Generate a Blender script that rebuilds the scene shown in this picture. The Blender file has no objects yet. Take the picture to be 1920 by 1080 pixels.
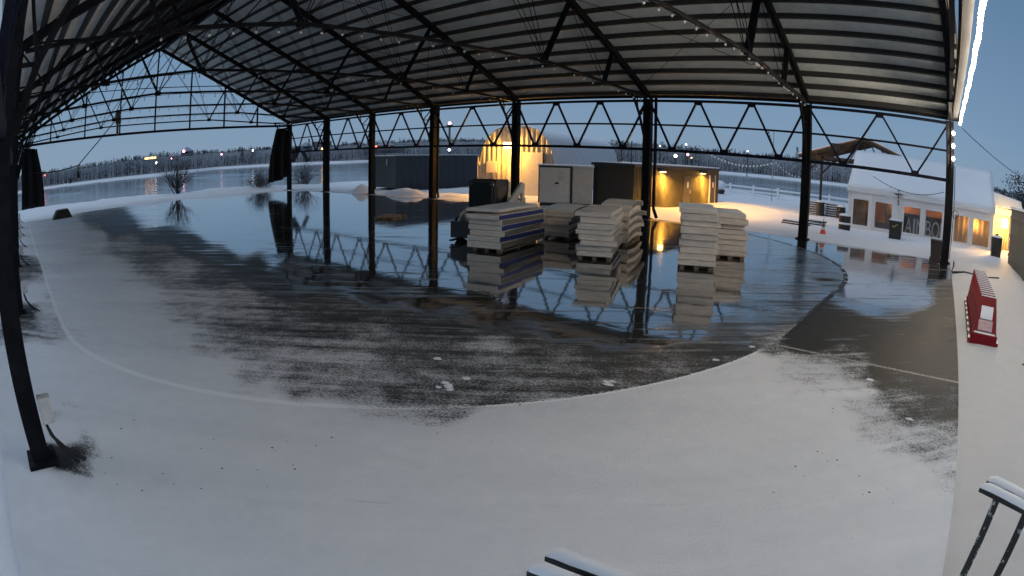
import bpy, math, random
from mathutils import Matrix, Vector
random.seed(7)
sc = bpy.context.scene
C = sc.collection
R = math.radians
V = Vector

# ------------------------------------------------------------------ helpers
def tag(o, label=None, cat=None, group=None, kind=None):
    if label: o['label'] = label
    if cat: o['category'] = cat
    if group: o['group'] = group
    if kind: o['kind'] = kind
    return o

def thing(name, loc, label, cat, group=None):
    o = bpy.data.objects.new(name, None); C.objects.link(o)
    o.location = loc; o.empty_display_size = .2
    return tag(o, label, cat, group)

def world_of(o):
    m = Matrix.LocRotScale(o.location, o.rotation_euler, o.scale)
    if o.parent is not None:
        m = world_of(o.parent) @ o.matrix_parent_inverse @ m
    return m

class MB:
    """collects shapes in world space and links them as one mesh object"""
    def __init__(s): s.v = []; s.f = []; s.mi = []
    def add(s, vs, fs, mi=0):
        n = len(s.v); s.v += [tuple(v) for v in vs]
        for f in fs: s.f.append(tuple(n+i for i in f)); s.mi.append(mi)
        return s
    def box(s, a, b, M=None, mi=0):
        (x0,y0,z0),(x1,y1,z1) = a,b
        vs = [V(p) for p in ((x0,y0,z0),(x1,y0,z0),(x1,y1,z0),(x0,y1,z0),(x0,y0,z1),(x1,y0,z1),(x1,y1,z1),(x0,y1,z1))]
        if M is not None: vs = [M @ v for v in vs]
        return s.add(vs, [(0,3,2,1),(4,5,6,7),(0,1,5,4),(1,2,6,5),(2,3,7,6),(3,0,4,7)], mi)
    def bar(s, p, q, w, h, up=(0,0,1), mi=0):
        p, q = V(p), V(q); d = (q-p).normalized(); up = V(up)
        a = d.cross(up)
        if a.length < 1e-3: a = d.cross(V((0,1,0)))
        a.normalize(); b = a.cross(d)
        vs = []
        for e in (p, q):
            for i, j in ((-1,-1),(1,-1),(1,1),(-1,1)): vs.append(e + a*(w/2*i) + b*(h/2*j))
        return s.add(vs, [(3,2,1,0),(4,5,6,7),(0,1,5,4),(1,2,6,5),(2,3,7,6),(3,0,4,7)], mi)
    def tube(s, p, q, r, n=8, r2=None, caps=True, mi=0):
        p, q = V(p), V(q); r2 = r if r2 is None else r2
        d = (q-p).normalized(); a = d.cross(V((0,0,1)))
        if a.length < 1e-3: a = d.cross(V((0,1,0)))
        a.normalize(); b = a.cross(d); vs = []
        for e, rr in ((p,r),(q,r2)):
            for k in range(n):
                t = 2*math.pi*k/n; vs.append(e + a*(rr*math.cos(t)) + b*(rr*math.sin(t)))
        fs = [(k,(k+1)%n,n+(k+1)%n,n+k) for k in range(n)]
        fs = [tuple(reversed(f)) for f in fs]
        if caps: fs += [tuple(range(n)), tuple(reversed(range(n,2*n)))]
        return s.add(vs, fs, mi)
    def path(s, pts, r, n=6):
        for a, b in zip(pts, pts[1:]): s.tube(a, b, r, n)
        return s
    def lathe(s, c, prof, n=14, mi=0):
        c = V(c); vs = []
        for r, z in prof:
            for k in range(n):
                t = 2*math.pi*k/n; vs.append(c + V((r*math.cos(t), r*math.sin(t), z)))
        fs = []
        for i in range(len(prof)-1):
            for k in range(n): fs.append((i*n+k, i*n+(k+1)%n, (i+1)*n+(k+1)%n, (i+1)*n+k))
        fs += [tuple(reversed(range(n))), tuple(range((len(prof)-1)*n, len(prof)*n))]
        return s.add(vs, fs, mi)
    def ball(s, c, r, n=8, m=5, sz=1.0, mi=0):
        return s.lathe(c, [(max(r*math.sin(math.pi*i/m), r*.02), -r*sz*math.cos(math.pi*i/m)) for i in range(m+1)], n, mi)
    def prism(s, poly, O, U, W, T, mi=0):
        """poly in the (U,W) plane at O, pushed along T"""
        O,U,W,T = V(O),V(U),V(W),V(T); n = len(poly)
        vs = [O+U*a+W*b for a,b in poly] + [O+U*a+W*b+T for a,b in poly]
        fs = [(k,(k+1)%n,n+(k+1)%n,n+k) for k in range(n)] + [tuple(reversed(range(n))), tuple(range(n,2*n))]
        return s.add(vs, fs, mi)
    def build(s, name, mat, parent=None, smooth=False, bevel=0, base=None):
        me = bpy.data.meshes.new(name)
        off = V((0,0,0))
        if parent is None and base is not False and s.v:
            if base is None:
                xs = [v[0] for v in s.v]; ys = [v[1] for v in s.v]; zs = [v[2] for v in s.v]
                off = V(((min(xs)+max(xs))/2, (min(ys)+max(ys))/2, min(zs)))
            else: off = V(base)
        me.from_pydata([tuple(V(v)-off) for v in s.v], [], s.f)
        mats = mat if isinstance(mat, (list, tuple)) else [mat]
        for m in mats: me.materials.append(m)
        if len(mats) > 1: me.polygons.foreach_set('material_index', s.mi)
        if smooth: me.polygons.foreach_set('use_smooth', [True]*len(me.polygons))
        me.update()
        o = bpy.data.objects.new(name, me); C.objects.link(o); o.location = off
        if parent is not None:
            o.parent = parent; o.matrix_parent_inverse = world_of(parent).inverted()
        if bevel:
            b = o.modifiers.new('edge', 'BEVEL'); b.width = bevel; b.segments = 2; b.limit_method = 'ANGLE'
        return o

def kids(o): return [c for c in bpy.data.objects if c.parent == o]
def copy_tree(o, parent=None, table=None):
    c = o.copy(); C.objects.link(c)
    if parent is not None: c.parent = parent
    for ch in (table[o.name] if table and o.name in table else kids(o)): copy_tree(ch, c, table)
    return c

# ------------------------------------------------------------------ materials
def new_mat(name):
    m = bpy.data.materials.new(name); m.use_nodes = True
    nt = m.node_tree; b = nt.nodes['Principled BSDF']
    return m, nt, b
def node(nt, t, **kw):
    n = nt.nodes.new(t)
    for k, v in kw.items():
        if k.startswith('i_'): n.inputs[k[2:].replace('_',' ')].default_value = v
        else: setattr(n, k, v)
    return n
def L(nt, a, b): nt.links.new(a, b)
def mixcol(nt, fac, a, b):
    n = nt.nodes.new('ShaderNodeMix'); n.data_type = 'RGBA'
    for sock, v in ((n.inputs[0],fac),(n.inputs[6],a),(n.inputs[7],b)):
        if hasattr(v, 'is_linked') or hasattr(v, 'links'): nt.links.new(v, sock)
        elif isinstance(v, (int,float)): sock.default_value = v
        else: sock.default_value = (*v, 1)
    return n.outputs[2]
def math_(nt, op, a, b=None, clamp=False):
    n = nt.nodes.new('ShaderNodeMath'); n.operation = op; n.use_clamp = clamp
    for k, v in ((0,a),(1,b)):
        if v is None: continue
        if isinstance(v, (int,float)): n.inputs[k].default_value = v
        else: nt.links.new(v, n.inputs[k])
    return n.outputs[0]
def coords(nt, scale=(1,1,1), which='Object'):
    tc = nt.nodes.new('ShaderNodeTexCoord'); mp = nt.nodes.new('ShaderNodeMapping')
    mp.inputs['Scale'].default_value = scale
    nt.links.new(tc.outputs[which], mp.inputs['Vector']); return mp.outputs[0]
def noise(nt, vec, scale, detail=4, rough=.6, dist=0):
    n = nt.nodes.new('ShaderNodeTexNoise'); n.inputs['Scale'].default_value = scale
    n.inputs['Detail'].default_value = detail; n.inputs['Roughness'].default_value = rough
    n.inputs['Distortion'].default_value = dist
    nt.links.new(vec, n.inputs['Vector']); return n.outputs['Fac']
def ramp(nt, fac, stops):
    n = nt.nodes.new('ShaderNodeValToRGB'); e = n.color_ramp.elements
    while len(e) < len(stops): e.new(.5)
    for k, (p, c) in enumerate(stops):
        e[k].position = p; e[k].color = (*c, 1) if len(c) == 3 else c
    nt.links.new(fac, n.inputs[0]); return n.outputs[0]

def mat(name, col, rough=.6, metal=0, var=.25, scale=6, bump=.15, stretch=(1,1,1), snow=0, spec=.5):
    """a painted, wooden or metal surface: base colour broken up by two noises, fine bump, optional snow caught on top faces"""
    m, nt, b = new_mat(name)
    vec = coords(nt, stretch)
    n1 = noise(nt, vec, scale, 6, .65); n2 = noise(nt, vec, scale*5.3, 3, .6)
    f = math_(nt, 'MULTIPLY_ADD', n1, .7); nt.nodes[-1].inputs[2].default_value = 0
    f = math_(nt, 'ADD', f, math_(nt, 'MULTIPLY', n2, .3))
    lo = tuple(c*(1-var) for c in col); hi = tuple(min(1,c*(1+var)) for c in col)
    c = ramp(nt, f, [(.3, lo), (.7, hi)])
    if snow:
        g = nt.nodes.new('ShaderNodeNewGeometry'); sx = nt.nodes.new('ShaderNodeSeparateXYZ')
        nt.links.new(g.outputs['Normal'], sx.inputs[0])
        up = math_(nt, 'MULTIPLY_ADD', sx.outputs[2], 4.0); nt.nodes[-1].inputs[2].default_value = -2.6
        up = math_(nt, 'ADD', up, math_(nt, 'MULTIPLY', n2, snow*2-1 + .4), True)
        c = mixcol(nt, up, c, (.78,.80,.83))
    L(nt, c, b.inputs['Base Color'])
    b.inputs['Metallic'].default_value = metal
    r = math_(nt, 'MULTIPLY_ADD', n1, .25); nt.nodes[-1].inputs[2].default_value = rough-.12
    L(nt, r, b.inputs['Roughness'])
    b.inputs['Specular IOR Level'].default_value = spec
    if bump:
        bp = node(nt, 'ShaderNodeBump', i_Strength=bump, i_Distance=.02)
        L(nt, n2, bp.inputs['Height']); L(nt, bp.outputs[0], b.inputs['Normal'])
    return m
def emit(name, col, s):
    m, nt, b = new_mat(name)
    b.inputs['Base Color'].default_value = (*[min(1,c) for c in col], 1)
    b.inputs['Emission Color'].default_value = (*col, 1); b.inputs['Emission Strength'].default_value = s
    return m
def ribbed(name, col, axis, pitch, rough=.5, metal=0, depth=.03, var=.15):
    """corrugated or ribbed sheet: bump of a wave along one object axis"""
    m, nt, b = new_mat(name)
    vec = coords(nt); w = nt.nodes.new('ShaderNodeTexWave'); w.wave_type = 'BANDS'; w.bands_direction = axis
    w.inputs['Scale'].default_value = math.pi*2/pitch/20*1.0; w.inputs['Distortion'].default_value = 0
    L(nt, vec, w.inputs['Vector'])
    n1 = noise(nt, vec, 3, 5)
    c = ramp(nt, n1, [(.3, tuple(x*(1-var) for x in col)), (.7, tuple(min(1,x*(1+var)) for x in col))])
    L(nt, c, b.inputs['Base Color']); b.inputs['Roughness'].default_value = rough; b.inputs['Metallic'].default_value = metal
    bp = node(nt, 'ShaderNodeBump', i_Strength=.9, i_Distance=depth)
    L(nt, w.outputs['Fac'], bp.inputs['Height']); L(nt, bp.outputs[0], b.inputs['Normal'])
    return m

M = {}
M['steel'] = mat('black_steel', (.0105,.011,.0135), .65, 0, .5, 3, .1, spec=.08)
M['steel_navy'] = mat('navy_steel', (.009,.011,.022), .62, 0, .4, 3, .1, spec=.1)
M['purlin'] = mat('dark_purlin_timber', (.030,.029,.028), .7, 0, .4, 4, .2)
M['roofing'] = mat('roof_underside_board', (.84,.86,.80), .7, 0, .18, 1.2, .1)
M['rooftop'] = mat('snowed_roof_top', (.75,.77,.8), .8, 0, .05, 1, .2)
M['gussetwhite'] = mat('white_painted_box', (.62,.61,.58), .5, 0, .15)
M['cable'] = mat('black_cable', (.012,.012,.014), .5, 0, .2, 8, 0)
M['glassbulb'] = mat('frosted_bulb', (.75,.74,.70), .25, 0, .1, 30, 0)
M['drape'] = mat('black_drape', (.008,.008,.009), .9, 0, .4, 3, .6, (1,1,.2))
M['navy'] = mat('navy_container_paint', (.028,.034,.046), .5, 0, .15, 2, .1)
M['blackpaint'] = mat('black_cabin_paint', (.028,.023,.016), .55, 0, .3, 3, .1)
M['white'] = mat('white_paint', (.72,.68,.62), .5, 0, .12, 4, .1)
M['offwhite'] = mat('offwhite_panel', (.62,.57,.50), .55, 0, .15, 4, .1)
M['boardwhite'] = mat('scuffed_white_board', (.74,.66,.57), .6, 0, .28, 2.4, .4, (1,1,7))
M['boardgrey'] = mat('weathered_grey_board', (.19,.178,.155), .75, 0, .35, 4, .4, (1,1,8))
M['boardblue'] = mat('blue_kick_board', (.025,.042,.20), .45, 0, .3, 5, .2)
M['pinewood'] = mat('damp_pine', (.33,.24,.15), .7, 0, .35, 6, .4, (1,6,6))
M['darkwood'] = mat('dark_wet_wood', (.045,.032,.022), .65, 0, .5, 5, .4)
M['orangewood'] = mat('cedar_boards', (.30,.15,.07), .6, 0, .35, 4, .4, (8,1,1))
M['greywood'] = mat('grey_fence_wood', (.12,.12,.10), .75, 0, .4, 5, .5, (6,6,1))
M['rubber'] = mat('tyre_rubber', (.012,.012,.012), .8, 0, .3, 8, .4)
M['darkglass'] = mat('dark_cab_glass', (.006,.009,.008), .22, 0, .3, 2, 0, spec=.12)
M['machine'] = mat('white_machine_paint', (.50,.47,.43), .4, 0, .15, 4, .15)
M['orangepaint'] = mat('orange_machine_paint', (.50,.12,.02), .4, 0, .2, 4, .1)
M['red'] = mat('red_plastic', (.19,.006,.011), .5, 0, .2, 5, .08, spec=.2)
M['redsnow'] = mat('red_plastic_snowed', (.19,.006,.011), .5, 0, .15, 5, .1, (1,1,1), .75)
M['conered'] = mat('orange_cone_plastic', (.62,.05,.02), .5, 0, .15)
M['black'] = mat('black_plastic', (.012,.012,.013), .5, 0, .4, 6, .1)
M['tent'] = mat('white_tent_fabric', (.68,.68,.68), .7, 0, .07, 1.5, .2)
M['brown'] = mat('dark_brown_plastic', (.022,.015,.013), .5, 0, .3, 5, .1)
M['galv'] = mat('galvanised_sheet', (.42,.41,.39), .45, .35, .2, 2.5, .1)
M['snowcap'] = mat('snow_cap', (.80,.82,.85), .7, 0, .05, 8, .5)
M['benchmetal'] = mat('black_bench_metal', (.010,.011,.014), .45, 0, .4, 12, .1)
M['letter'] = mat('white_letter', (.60,.60,.60), .6, 0, .08)
M['banner'] = mat('dark_banner', (.045,.042,.047), .7, 0, .2)
M['curtain'] = mat('pale_curtain', (.48,.38,.26), .8, 0, .25, 5, .6, (9,9,.4))
M['yellowmark'] = mat('yellow_tick', (.55,.40,.08), .5)
M['e_string'] = emit('lit_string_bulb', (1,.86,.68), 112)
M['e_orange'] = emit('sodium_lamp', (1,.55,.16), 90)
M['e_white'] = emit('white_far_lamp', (1,.92,.95), 9)
M['e_pink'] = emit('pink_far_lamp', (1,.42,.60), 6)
M['e_red'] = emit('red_far_lamp', (1,.10,.07), 5)
M['e_amber'] = emit('amber_far_lamp', (1,.50,.16), 5)

# snow ------------------------------------------------------------
def snow_mat(name, col=(.80,.82,.85), darken_right=False):
    m, nt, b = new_mat(name)
    vec = coords(nt, (1,1,1))
    n1 = noise(nt, vec, .35, 5); n2 = noise(nt, vec, 14, 5, .7); n3 = noise(nt, vec, 2.2, 4)
    c = ramp(nt, n1, [(.3, tuple(x*.93 for x in col)), (.7, col)])
    if darken_right:  # same snow, painted darker on the right to temper the string lights' brightness
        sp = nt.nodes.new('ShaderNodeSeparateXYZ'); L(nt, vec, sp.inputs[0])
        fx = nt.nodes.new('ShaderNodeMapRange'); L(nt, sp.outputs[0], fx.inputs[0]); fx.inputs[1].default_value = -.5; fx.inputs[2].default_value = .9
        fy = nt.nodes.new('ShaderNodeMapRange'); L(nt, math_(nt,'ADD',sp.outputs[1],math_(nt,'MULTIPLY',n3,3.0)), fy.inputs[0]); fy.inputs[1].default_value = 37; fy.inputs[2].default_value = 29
        dark_mask = math_(nt,'MULTIPLY',fx.outputs[0],fy.outputs[0])
        c = mixcol(nt, math_(nt,'MULTIPLY',dark_mask,.9), c, mixcol(nt, n3, (.44,.445,.45), (.54,.545,.55)))
    L(nt, c, b.inputs['Base Color']); b.inputs['Roughness'].default_value = .75; b.inputs['Specular IOR Level'].default_value = .25
    h = math_(nt, 'ADD', math_(nt, 'MULTIPLY', n2, .25), n3)
    bp = node(nt, 'ShaderNodeBump', i_Strength=.35, i_Distance=.05)
    L(nt, h, bp.inputs['Height']); L(nt, bp.outputs[0], b.inputs['Normal'])
    return m
M['snow'] = snow_mat('snow'); M['groundsnow'] = snow_mat('ground_snow', darken_right=True)
M['frost'] = mat('frosted_twigs', (.46,.47,.49), .9, 0, .4, .05, 0)
M['bark'] = mat('dark_bark', (.035,.032,.030), .85, 0, .4, 6, .3)
M['pine'] = mat('dark_pine_needles', (.030,.036,.034), .85, 0, .45, 1.5, 0)
M['hill'] = mat('wooded_snowy_hill', (.17,.18,.20), .95, 0, .5, .035, .1, (1,1,3))
M['farwall'] = mat('far_house_wall', (.22,.21,.22), .8, 0, .15)
M['brushtwig'] = mat('frosted_brush', (.11,.105,.11), .9, 0, .4, 3, 0)

# ------------------------------------------------------------------ camera (real wide lens with barrel curvature, on the corner post)
fw, rt, up = V((-0.6413482650576818, 0.7369221334321852, -0.21358411028271335)), V((0.7514170982825029, 0.6595462790599829, 0.019262663025518517)), V((-0.155063687935651, 0.14813667687607948, 0.9767347529641336))
cd = bpy.data.cameras.new('camera'); cam = bpy.data.objects.new('camera', cd); C.objects.link(cam); sc.camera = cam
CZ = 3.0405
cam.matrix_world = Matrix(((rt.x,up.x,-fw.x,0),(rt.y,up.y,-fw.y,0),(rt.z,up.z,-fw.z,CZ),(0,0,0,1)))
cd.type = 'PANO'; cd.panorama_type = 'FISHEYE_LENS_POLYNOMIAL'; cd.fisheye_fov = R(216)
cd.sensor_width = 36; cd.sensor_height = 20.25
cd.fisheye_polynomial_k0 = 0
for i, k in enumerate((0.045287991535559034, 0.00024595541268669185, -1.986623177336673e-05, 1.0818824323607424e-06)):
    setattr(cd, 'fisheye_polynomial_k%d' % (i+1), -k)
cd.clip_start = .05; cd.clip_end = 5000

# ------------------------------------------------------------------ sky and light
w = bpy.data.worlds.new('World'); sc.world = w; w.use_nodes = True
nt = w.node_tree; nt.nodes.clear()
out = nt.nodes.new('ShaderNodeOutputWorld')
sky = nt.nodes.new('ShaderNodeTexSky'); sky.sky_type = 'NISHITA'; sky.sun_disc = False
sky.sun_elevation = R(27); sky.sun_rotation = R(221)
bg1 = nt.nodes.new('ShaderNodeBackground'); bg1.inputs[1].default_value = .004
L(nt, sky.outputs[0], bg1.inputs[0])
tc = nt.nodes.new('ShaderNodeTexCoord'); sx = nt.nodes.new('ShaderNodeSeparateXYZ'); L(nt, tc.outputs['Generated'], sx.inputs[0])
cl = noise(nt, coords(nt, (1,1,3), 'Generated'), 1.6, 4)
zz = math_(nt, 'ADD', sx.outputs[2], math_(nt, 'MULTIPLY_ADD', cl, .10)); nt.nodes[-2].inputs[2].default_value = 0
rc = ramp(nt, math_(nt, 'SUBTRACT', zz, .05), [(0,(.150,.222,.315)),(.12,(.120,.200,.305)),(.36,(.078,.145,.240)),(.52,(.10,.16,.25)),(.78,(.27,.34,.44)),(1,(.34,.41,.51))])
azf = nt.nodes.new('ShaderNodeMapRange'); L(nt, sx.outputs[0], azf.inputs[0])
for i_, v_ in ((1,.05),(2,.7),(3,1.0),(4,.62)): azf.inputs[i_].default_value = v_
bg2 = nt.nodes.new('ShaderNodeBackground'); L(nt, mixcol(nt, azf.outputs[0], (.026,.070,.150), rc), bg2.inputs[0]); bg2.inputs[1].default_value = 1.0
ad = nt.nodes.new('ShaderNodeAddShader'); L(nt, bg1.outputs[0], ad.inputs[0]); L(nt, bg2.outputs[0], ad.inputs[1]); L(nt, ad.outputs[0], out.inputs[0])
sl = bpy.data.lights.new('sun', 'SUN'); so = bpy.data.objects.new('sun', sl); C.objects.link(so)
sl.energy = .50; sl.angle = R(60); sl.color = (.74,.86,1)
so.rotation_euler = V((-.62,-.72,.50)).to_track_quat('Z','Y').to_euler(); so.location = (0,0,40)
def lamp(name, loc, watts, col, r=.08, parent=None, spot=None):
    d = bpy.data.lights.new(name, 'SPOT' if spot else 'POINT'); d.energy = watts; d.color = col; d.shadow_soft_size = r
    o = bpy.data.objects.new(name, d); C.objects.link(o); o.location = loc
    if spot: d.spot_size = R(spot[0]); d.spot_blend = .7; o.rotation_euler = (0, R(-spot[1]), 0)
    if parent is not None: o.parent = parent; o.matrix_parent_inverse = world_of(parent).inverted()
    return o
vs = sc.view_settings; vs.view_transform = 'Standard'; vs.look = 'None'; vs.gamma = 1; vs.use_curve_mapping = False; vs.exposure = .46
sc.cycles.use_denoising = True; sc.cycles.sample_clamp_direct = 10
sc.cycles.max_bounces = 7; sc.cycles.diffuse_bounces = 4; sc.cycles.glossy_bounces = 4; sc.cycles.transparent_max_bounces = 8
sc.cycles.sample_clamp_indirect = 4; sc.cycles.caustics_reflective = False; sc.cycles.caustics_refractive = False

# ------------------------------------------------------------------ floor of the rink and the pad beside it
XC = [-53.117, -46.162, -39.176, -31.926, -24.443, -15.458, -6.80, .575]
WY = 28.174; NY = -.261; MIDY = (WY+NY)/2
RX0, RX1, RY0, RY1, RR = -58., -2.83, .86, 27.75, 10.5      # rounded rink outline
def rink_sdf(x, y):
    cx, cy = (RX0+RX1)/2, (RY0+RY1)/2
    qx, qy = abs(x-cx)-(RX1-RX0)/2+RR, abs(y-cy)-(RY1-RY0)/2+RR
    return math.hypot(max(qx,0), max(qy,0)) + min(max(qx,qy),0) - RR
PTS = [(-3.40,3.96,1,0),(-5.28,2.28,1,0),(-7.31,0.84,1,0),(-2.25,5.63,1,0),(-0.92,5.48,1,0),(-4.66,0.75,1,0),(-2.58,3.03,1,0),(-1.40,3.92,1,0),(-0.17,4.94,1,0),(0.71,5.27,1,0),(-5.09,3.56,1,0),(-3.57,5.47,1,0),(-5.75,-0.55,1,0),(-9.70,0.81,1,0),(-7.40,1.69,1,0),(-10.33,-0.25,1,0),(-6.12,2.72,1,0),(-4.48,4.63,1,0),(-3.14,6.66,1,0),(-2.54,8.09,1,0),(-2.66,9.20,0.95,0),(-3.06,8.27,1,0),(-25.90,1.62,0.88,0),(-15.82,1.68,0.9,0),(-12.49,2.55,0.92,0),(-20.44,3.35,0.92,0),(-14.60,3.05,0.88,0),(-10.33,2.91,0.88,0),(-9.09,2.21,0.95,0),(-41.61,1.88,0.9,0),(-17.13,0.20,0.95,0),(-37.99,3.69,0.88,0),(-8.30,2.89,0.9,0),(-6.94,3.15,0.85,0),(-32.05,0.71,0.95,0),(-56.51,3.21,0.95,0),(-46.40,6.94,0.35,0.2),(-34.76,6.58,0.1,0.2),(-27.56,7.43,0.08,0.2),(-22.13,7.30,0.08,0.25),(-18.58,7.28,0.05,0.3),(-21.96,5.88,0.42,0),(-18.01,5.53,0.6,0),(-25.99,5.13,0.6,0),(-29.36,4.32,0.85,0),(-33.88,3.62,0.9,0),(-16.08,7.33,0.1,0.3),(-16.29,6.01,0.28,0),(-13.75,6.55,0.2,0.3),(-11.08,6.54,0.25,0.3),(-12.59,5.27,0.48,0),(-12.73,4.36,0.65,0),(-10.16,4.19,0.45,0),(-9.48,4.99,0.4,0),(-9.75,6.36,0.3,0.1),(-8.51,6.10,0.45,0),(-8.53,7.11,0.3,0.1),(-9.29,3.28,0.75,0),(-8.10,3.55,0.6,0),(-7.19,3.80,0.52,0),(-6.83,4.39,0.5,0),(-5.95,4.64,0.45,0),(-5.47,5.16,0.42,0),(-5.10,5.80,0.38,0),(-7.83,5.06,0.45,0),(-7.05,5.54,0.25,0),(-6.88,6.50,0.25,0),(-6.46,6.93,0.5,0),(-7.94,7.11,0.25,0.3),(-5.18,6.45,0.38,0),(-5.33,7.28,0.33,0),(-4.49,6.79,0.36,0),(-4.45,7.42,0.22,0),(-4.20,7.80,0.25,0),(-4.06,8.41,0.28,0.1),(-3.90,9.10,0.2,0.2),(-6.04,5.91,0.3,0),(-7.50,8.18,0.1,0.8),(-6.06,7.52,0.2,0.4),(-6.57,4.85,0.5,0),(-6.15,3.67,0.85,0),(-5.82,4.11,0.75,0),(-5.15,4.85,0.62,0),(-4.61,5.75,0.5,0),(-4.11,6.90,0.4,0),(-3.77,7.85,0.35,0),(-3.55,9.20,0.22,0.2),(-50.69,12.75,0.02,0.8),(-37.67,12.15,0,1),(-36.18,9.80,0.02,0.9),(-26.82,10.01,0,1),(-20.66,8.79,0,1),(-22.61,10.87,0,1),(-19.40,11.57,0,1),(-16.40,8.22,0,0.95),(-14.74,8.06,0.03,0.95),(-15.02,10.85,0,1),(-13.33,7.91,0.05,0.9),(-11.11,8.01,0.05,0.9),(-9.26,8.01,0.05,0.9),(-13.77,9.58,0,1),(-10.06,9.52,0,1),(-10.05,10.38,0,1),(-8.11,10.02,0,1),(-6.52,9.72,0,1),(-5.34,9.78,0,1),(-5.34,8.84,0.04,0.9),(-6.32,8.60,0.04,0.9),(-4.73,10.86,0.12,0.9),(-4.18,12.56,0.16,0.8),(-4.65,16.16,0.2,0.75),(-5.06,13.10,0.02,1),(-6.20,21.22,0.16,0.8),(-4.77,19.75,0.22,0.7),(-3.46,11.21,0.2,0.6),(-4.24,9.83,0.08,0.8),(-4.61,9.07,0.08,0.8),(-3.63,15.33,0.22,0.65),(-14.56,16.38,0,1),(-10.15,19.83,0,1),(-24.03,20.82,0,1),(-31.76,20.94,0,1),(-11.13,14.99,0,1),(-12.43,24.74,0,1),(-8.48,15.29,0,1),(-41.97,20.26,0,1),(-3.61,10.38,0.12,0.5),(-3.54,18.52,0.05,0.7),(-3.94,26.69,0,0.95),(-1.80,19.27,0,0.95),(-1.92,16.16,0,0.95),(-0.37,17.65,0,0.9),(-1.69,12.85,0.02,0.2),(-2.34,12.32,0.02,0.25),(-0.32,12.04,0.05,0.08),(0.55,14.16,0.2,0.1),(-2.45,10.88,0.08,0.15),(-0.71,10.25,0.12,0.1),(0.38,9.98,0.15,0.1),(-1.23,10.24,0.4,0),(-1.53,9.23,0.75,0),(-2.27,9.50,0.75,0),(-0.03,8.68,0.42,0),(0.63,9.03,0.3,0),(-0.37,7.84,0.75,0),(-1.14,7.60,0.97,0),(0.42,7.65,0.65,0),(0.22,6.42,0.93,0),(-0.46,6.25,1,0),(0.79,7.11,0.8,0),(-5.13,27.44,0,0.95),(0.04,25.92,0,0.8),(-0.82,12.13,0.02,0.08),(0.73,18.70,0.15,0.2),(0.70,11.50,0.1,0.1),(0.07,14.99,0.08,0.12),(-2.79,10.20,0.5,0.1),(0.01,10.71,0.06,0.1),(0.31,12.05,0.1,0.1),(-0.94,8.65,0.8,0),(-0.22,9.62,0.25,0),(-6.82,-0.08,0,0),(-6.81,0.08,0,0),(-6.68,0.22,0.05,0),(-6.59,0.34,0.4,0),(-6.59,0.08,0.1,0),(-6.21,-0.29,1,0),(-6.51,-0.37,1,0),(-5.86,-0.54,1,0),(-6.07,0.03,1,0),(-6.86,-0.68,1,0),(-7.65,-0.38,0.95,0),(-5.92,0.50,1,0),(-5.59,0.14,1,0),(-6.39,0.54,1,0),(-6.19,-0.10,1,0),(-7.30,0.16,1,0),(-15.59,0.05,0.2,0),(-15.39,0.47,0.8,0),(-24.88,-0.06,0.3,0)]
def key(x, y):
    r = max(math.hypot(x, y), .4); return (math.atan2(-x, y), math.atan2(CZ, r))
KI = [(*key(a,b), s, wv) for a, b, s, wv in PTS if rink_sdf(a,b) < .12]; KO = [(*key(a,b), s, wv) for a, b, s, wv in PTS if rink_sdf(a,b) >= -.12]
def slush(x, y, KP):
    a, e = key(x, y); S = Wt = T = 0
    for pa, pe, s, wv in KP:
        d2 = (a-pa)**2 + (1.5*(e-pe))**2 + 2e-5
        q = d2**-2.3; T += q; S += q*s; Wt += q*wv
    return S/T, Wt/T
def floor_mesh():
    xs = []; x = .9
    while x > -53.6:
        xs.append(x); x -= .16 if x > -12 else (.24 if x > -26 else .4)
    xs.append(-53.6); xs.reverse()
    ys = []; y = -.9
    while y < 28.5:
        ys.append(y); y += .17
    ys.append(28.5)
    me = bpy.data.meshes.new('rink_floor'); vs = []; fs = []; S = []; Wt = []; D = []; S2 = []; W2 = []
    for yy in ys:
        for xx in xs:
            vs.append((xx, yy, 0)); s_, w_ = slush(xx, yy, KI); S.append(s_); Wt.append(w_); s_, w_ = slush(xx, yy, KO); S2.append(s_); W2.append(w_); D.append(rink_sdf(xx, yy))
    n = len(xs)
    for j in range(len(ys)-1):
        for i in range(n-1): fs.append((j*n+i, j*n+i+1, (j+1)*n+i+1, (j+1)*n+i))
    me.from_pydata(vs, [], fs)
    for nm, arr in (('slush',S),('wet',Wt),('slush_out',S2),('wet_out',W2),('edge',D)):
        a = me.attributes.new(nm, 'FLOAT', 'POINT'); a.data.foreach_set('value', arr)
    o = bpy.data.objects.new('rink_floor', me); C.objects.link(o); return o
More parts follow.
